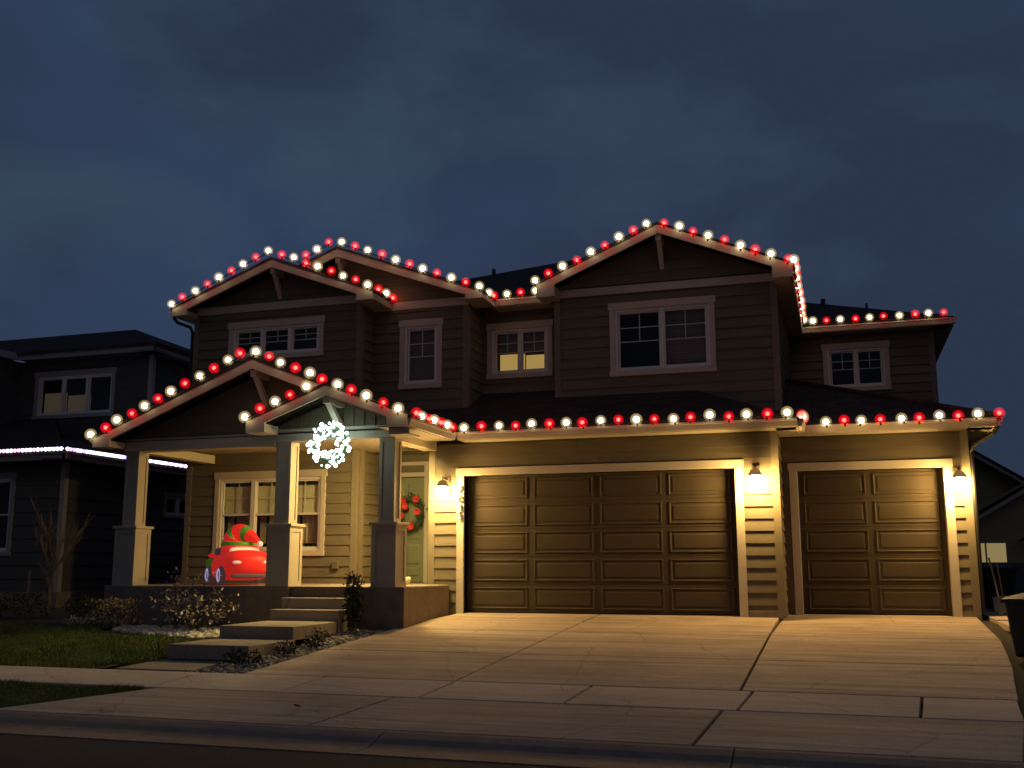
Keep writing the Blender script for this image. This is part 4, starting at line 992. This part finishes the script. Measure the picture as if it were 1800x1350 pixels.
for i, (x, y, rx, h, lab) in enumerate(((-8.6, -1.2, 0.75, 0.50, 'broad dark shrub against the neighbouring house below its window'), (-7.35, -1.0, 0.32, 0.40, 'small dark shrub in front of the pale foundation'), (-6.55, -1.1, 0.28, 0.34, 'low dark shrub beside the left end of the porch'), (-10.1, -1.0, 0.7, 0.45, 'dark shrub at the left edge of the lawn'))):
    bush('garden_shrub', lab, 'shrub', x, y, gz(y)-0.05, rx, 0.3, h, 500, 0.07, 'leafdk', 'dark shrubs along the neighbouring house', 8, 0.3)
bush('garden_tuft', 'low pale green tuft at the back of the lawn', 'plant', -6.25, -2.35, -0.2, 0.30, 0.16, 0.16, 160, 0.08, 'leafpale', None, 6, 0.2)
for x, y, lab in ((-0.93, -3.35, 'small dark plant nearest the porch steps in the stone strip'), (-0.82, -4.55, 'dark plant beside the upper garden slab in the stone strip'), (-0.85, -5.45, 'dark clumpy plant at the sidewalk end of the stone strip'), (-0.70, -4.0, 'tiny plant midway along the stone strip'), (-1.15, -5.35, 'dark plant against the lower garden slab')):
    bush('ground_plant', lab, 'plant', x, y, gz(y)-0.06, 0.16, 0.2, 0.22, 220, 0.055, 'leafdk', 'small plants in the stone strip', 5, 0.1)
def bare_tree(x, y, z, h, label):
    t = thing('bare_tree', label, 'tree', (x, y, z)); tr = MB(); br = MB()
    def grow(p, d, l, r_, lev):
        pts = [p]; q = p.copy(); dd = d.copy()
        for i in range(4):
            dd = (dd + Vector((random.gauss(0, .08), random.gauss(0, .08), .05))).normalized(); q = q + dd*l/4; pts.append(q)
        (tr if lev == 0 else br).tube(pts, [r_*(1-.18*i) for i in range(5)], 6 if lev < 2 else 4)
        if lev < 3:
            for i in range(9 if lev == 0 else 4):
                s_ = pts[random.randint(1, 4)]; a = random.uniform(0, 6.283)
                grow(s_, (dd*1.3 + Vector((math.cos(a)*.6, math.sin(a)*.6, .25))).normalized(), l*random.uniform(.5, .75), r_*.6, lev+1)
    grow(Vector((x, y, z)), Vector((0.05, 0, 1)), h*.55, 0.036, 0)
    tr.build('trunk', 'bark', t); o = br.build('crown', 'bark', t)
bare_tree(-8.1, -1.05, -0.12, 1.9, 'young bare tree in front of the neighbouring house')
st = MB().tube([(-8.62, -1.0, -0.2), (-8.62, -1.0, 0.75)], 0.025, 8).build('tree_stake', 'wood'); tag(st, 'thin stake to the left of the young bare tree', 'stake')
# dry leaf on the apron
b = MB(); leaf_cloud(b, 1, lambda: (1.25, -7.83, gz(-7.83)+0.012), 0.1); o = b.build('fallen_leaf', 'leafdead'); tag(o, 'single dry leaf lying on the concrete apron', 'leaf')

# ---------------------------------------------------------------- stones and grass
def stones(name, label, m, n, poly, r0, r1, z_off=0.0):
    b = bpy.data.meshes.new(name); base = MB().sphere((0, 0, 0), 1, 7, 5); bv = np.array(base.v); bf = np.array([q for q in base.f]); V = []; Fc = []
    xs = [p[0] for p in poly]; ys = [p[1] for p in poly]; cnt = 0
    def inside(x, y):
        c = False; j = len(poly)-1
        for i in range(len(poly)):
            xi, yi = poly[i]; xj, yj = poly[j]
            if (yi > y) != (yj > y) and x < (xj-xi)*(y-yi)/(yj-yi)+xi: c = not c
            j = i
        return c
    while cnt < n:
        x, y = random.uniform(min(xs), max(xs)), random.uniform(min(ys), max(ys))
        if not inside(x, y): continue
        r_ = random.uniform(r0, r1); s_ = np.array([random.uniform(.8, 1.4), random.uniform(.7, 1.1), random.uniform(.5, .8)])*r_; a = random.uniform(0, 6.28)
        v = bv*s_*(1+rng.normal(0, .07, (len(bv), 1))); v = np.c_[v[:, 0]*math.cos(a)-v[:, 1]*math.sin(a), v[:, 0]*math.sin(a)+v[:, 1]*math.cos(a), v[:, 2]] + np.array([x, y, gz(y)-0.05+z_off+random.uniform(0, .03)])
        Fc.append(bf + len(V)*len(bv)); V.append(v); cnt += 1
    b.from_pydata(np.concatenate(V).tolist(), [], np.concatenate(Fc).tolist()); b.validate(); b.materials.append(M[m]); b.polygons.foreach_set('use_smooth', [True]*len(b.polygons))
    o = bpy.data.objects.new(name, b); COL.objects.link(o); tag(o, label, 'stones', kind='stuff')
stones('river_stones', 'pale river stones in the bed in front of the porch', 'rock', 620, [(-5.6, -2.25), (-5.2, -2.75), (-4.2, -3.0), (-3.2, -3.3), (-2.45, -3.4), (-2.45, -2.2)], 0.03, 0.075)
stones('dark_stones', 'dark stones in the strip between path and driveway', 'rock2', 900, [(-0.98, -2.2), (-0.3, -2.2), (-0.36, -3.0), (-0.55, -6.05), (-1.35, -6.05), (-1.0, -5.0)], 0.025, 0.06)
def lawn():
    def hgt(x, y): return S*y + 0.015*np.sin(1.7*x+.6*y) + 0.02*np.sin(.8*x-2.3*y+1) - 0.01
    def patch(name, x0, x1, y0, y1, nx, ny, edge=None):
        X, Y = np.meshgrid(np.linspace(x0, x1, nx), np.linspace(y0, y1, ny)); Z = hgt(X, Y)
        v = np.c_[X.ravel(), Y.ravel(), Z.ravel()]; f = []
        for j in range(ny-1):
            for i in range(nx-1):
                if edge is None or edge(X[j, i], Y[j, i]): f.append((j*nx+i, j*nx+i+1, (j+1)*nx+i+1, (j+1)*nx+i))
        MBq = MB(); MBq.v = [tuple(q) for q in v]; MBq.f = f
        tag(MBq.build(name, 'turf'), kind='structure')
    e1 = lambda x, y: x < -2.38 and y > -6.1 and y < -2.9 + 0.12*np.sin(3*x) + (0.45 if x < -5.5 else -0.45*min(1, (x+5.5)/1.5)) and not (x > -2.9 and y < -5.6)
    e2 = lambda x, y: y > -8.5 and y < -7.16 and x < -1.12 - 0.74*(-7.14-y) - 0.05
    e3 = lambda x, y: x > 8.85 - 0.09*max(0, -y-2) + 0.1 and y < -0.6
    patch('lawn', -26, -2.36, -6.10, -2.2, 120, 24, e1); patch('verge', -26, -1.1, -8.5, -7.15, 120, 9, e2)
    def blades(n, x0, x1, y0, y1, e, name, label, h0, h1):
        x = rng.uniform(0, 1, n); x = x1 - (x1-x0)*x**1.6; y = rng.uniform(y0, y1, n)
        keep = np.array([e(a, c) for a, c in zip(x, y)]); x, y = x[keep], y[keep]; n = len(x); z = hgt(x, y) - .005
        clump = 0.75 + 0.5*np.sin(2.3*x+1.1*y)*np.sin(1.9*y-1.3*x+.5)
        a = rng.uniform(0, 6.283, n); h = rng.uniform(h0, h1, n)*clump; wd = rng.uniform(.004, .008, n); le = rng.normal(0, .35, (n, 2))*h[:, None]
        p0 = np.c_[x-wd*np.cos(a), y-wd*np.sin(a), z]; p1 = np.c_[x+wd*np.cos(a), y+wd*np.sin(a), z]; p2 = np.c_[x+le[:, 0], y+le[:, 1], z+h]
        V = np.stack([p0, p1, p2], 1).reshape(-1, 3); me = bpy.data.meshes.new(name); me.vertices.add(3*n); me.vertices.foreach_set('co', V.ravel()); me.loops.add(3*n); me.loops.foreach_set('vertex_index', np.arange(3*n, dtype=np.int32)); me.polygons.add(n); me.polygons.foreach_set('loop_start', np.arange(0, 3*n, 3, dtype=np.int32)); me.polygons.foreach_set('loop_total', np.full(n, 3, dtype=np.int32)); me.update(); me.validate()
        me.materials.append(M['grass']); o = bpy.data.objects.new(name, me); COL.objects.link(o); tag(o, label, 'grass', kind='stuff')
    blades(110000, -12.5, -2.38, -6.1, -2.2, e1, 'grass', 'short green grass of the front lawn', .035, .085)
    blades(45000, -9.5, -1.1, -8.5, -7.15, e2, 'grass', 'dark grass strip between sidewalk and kerb', .035, .08)
lawn()
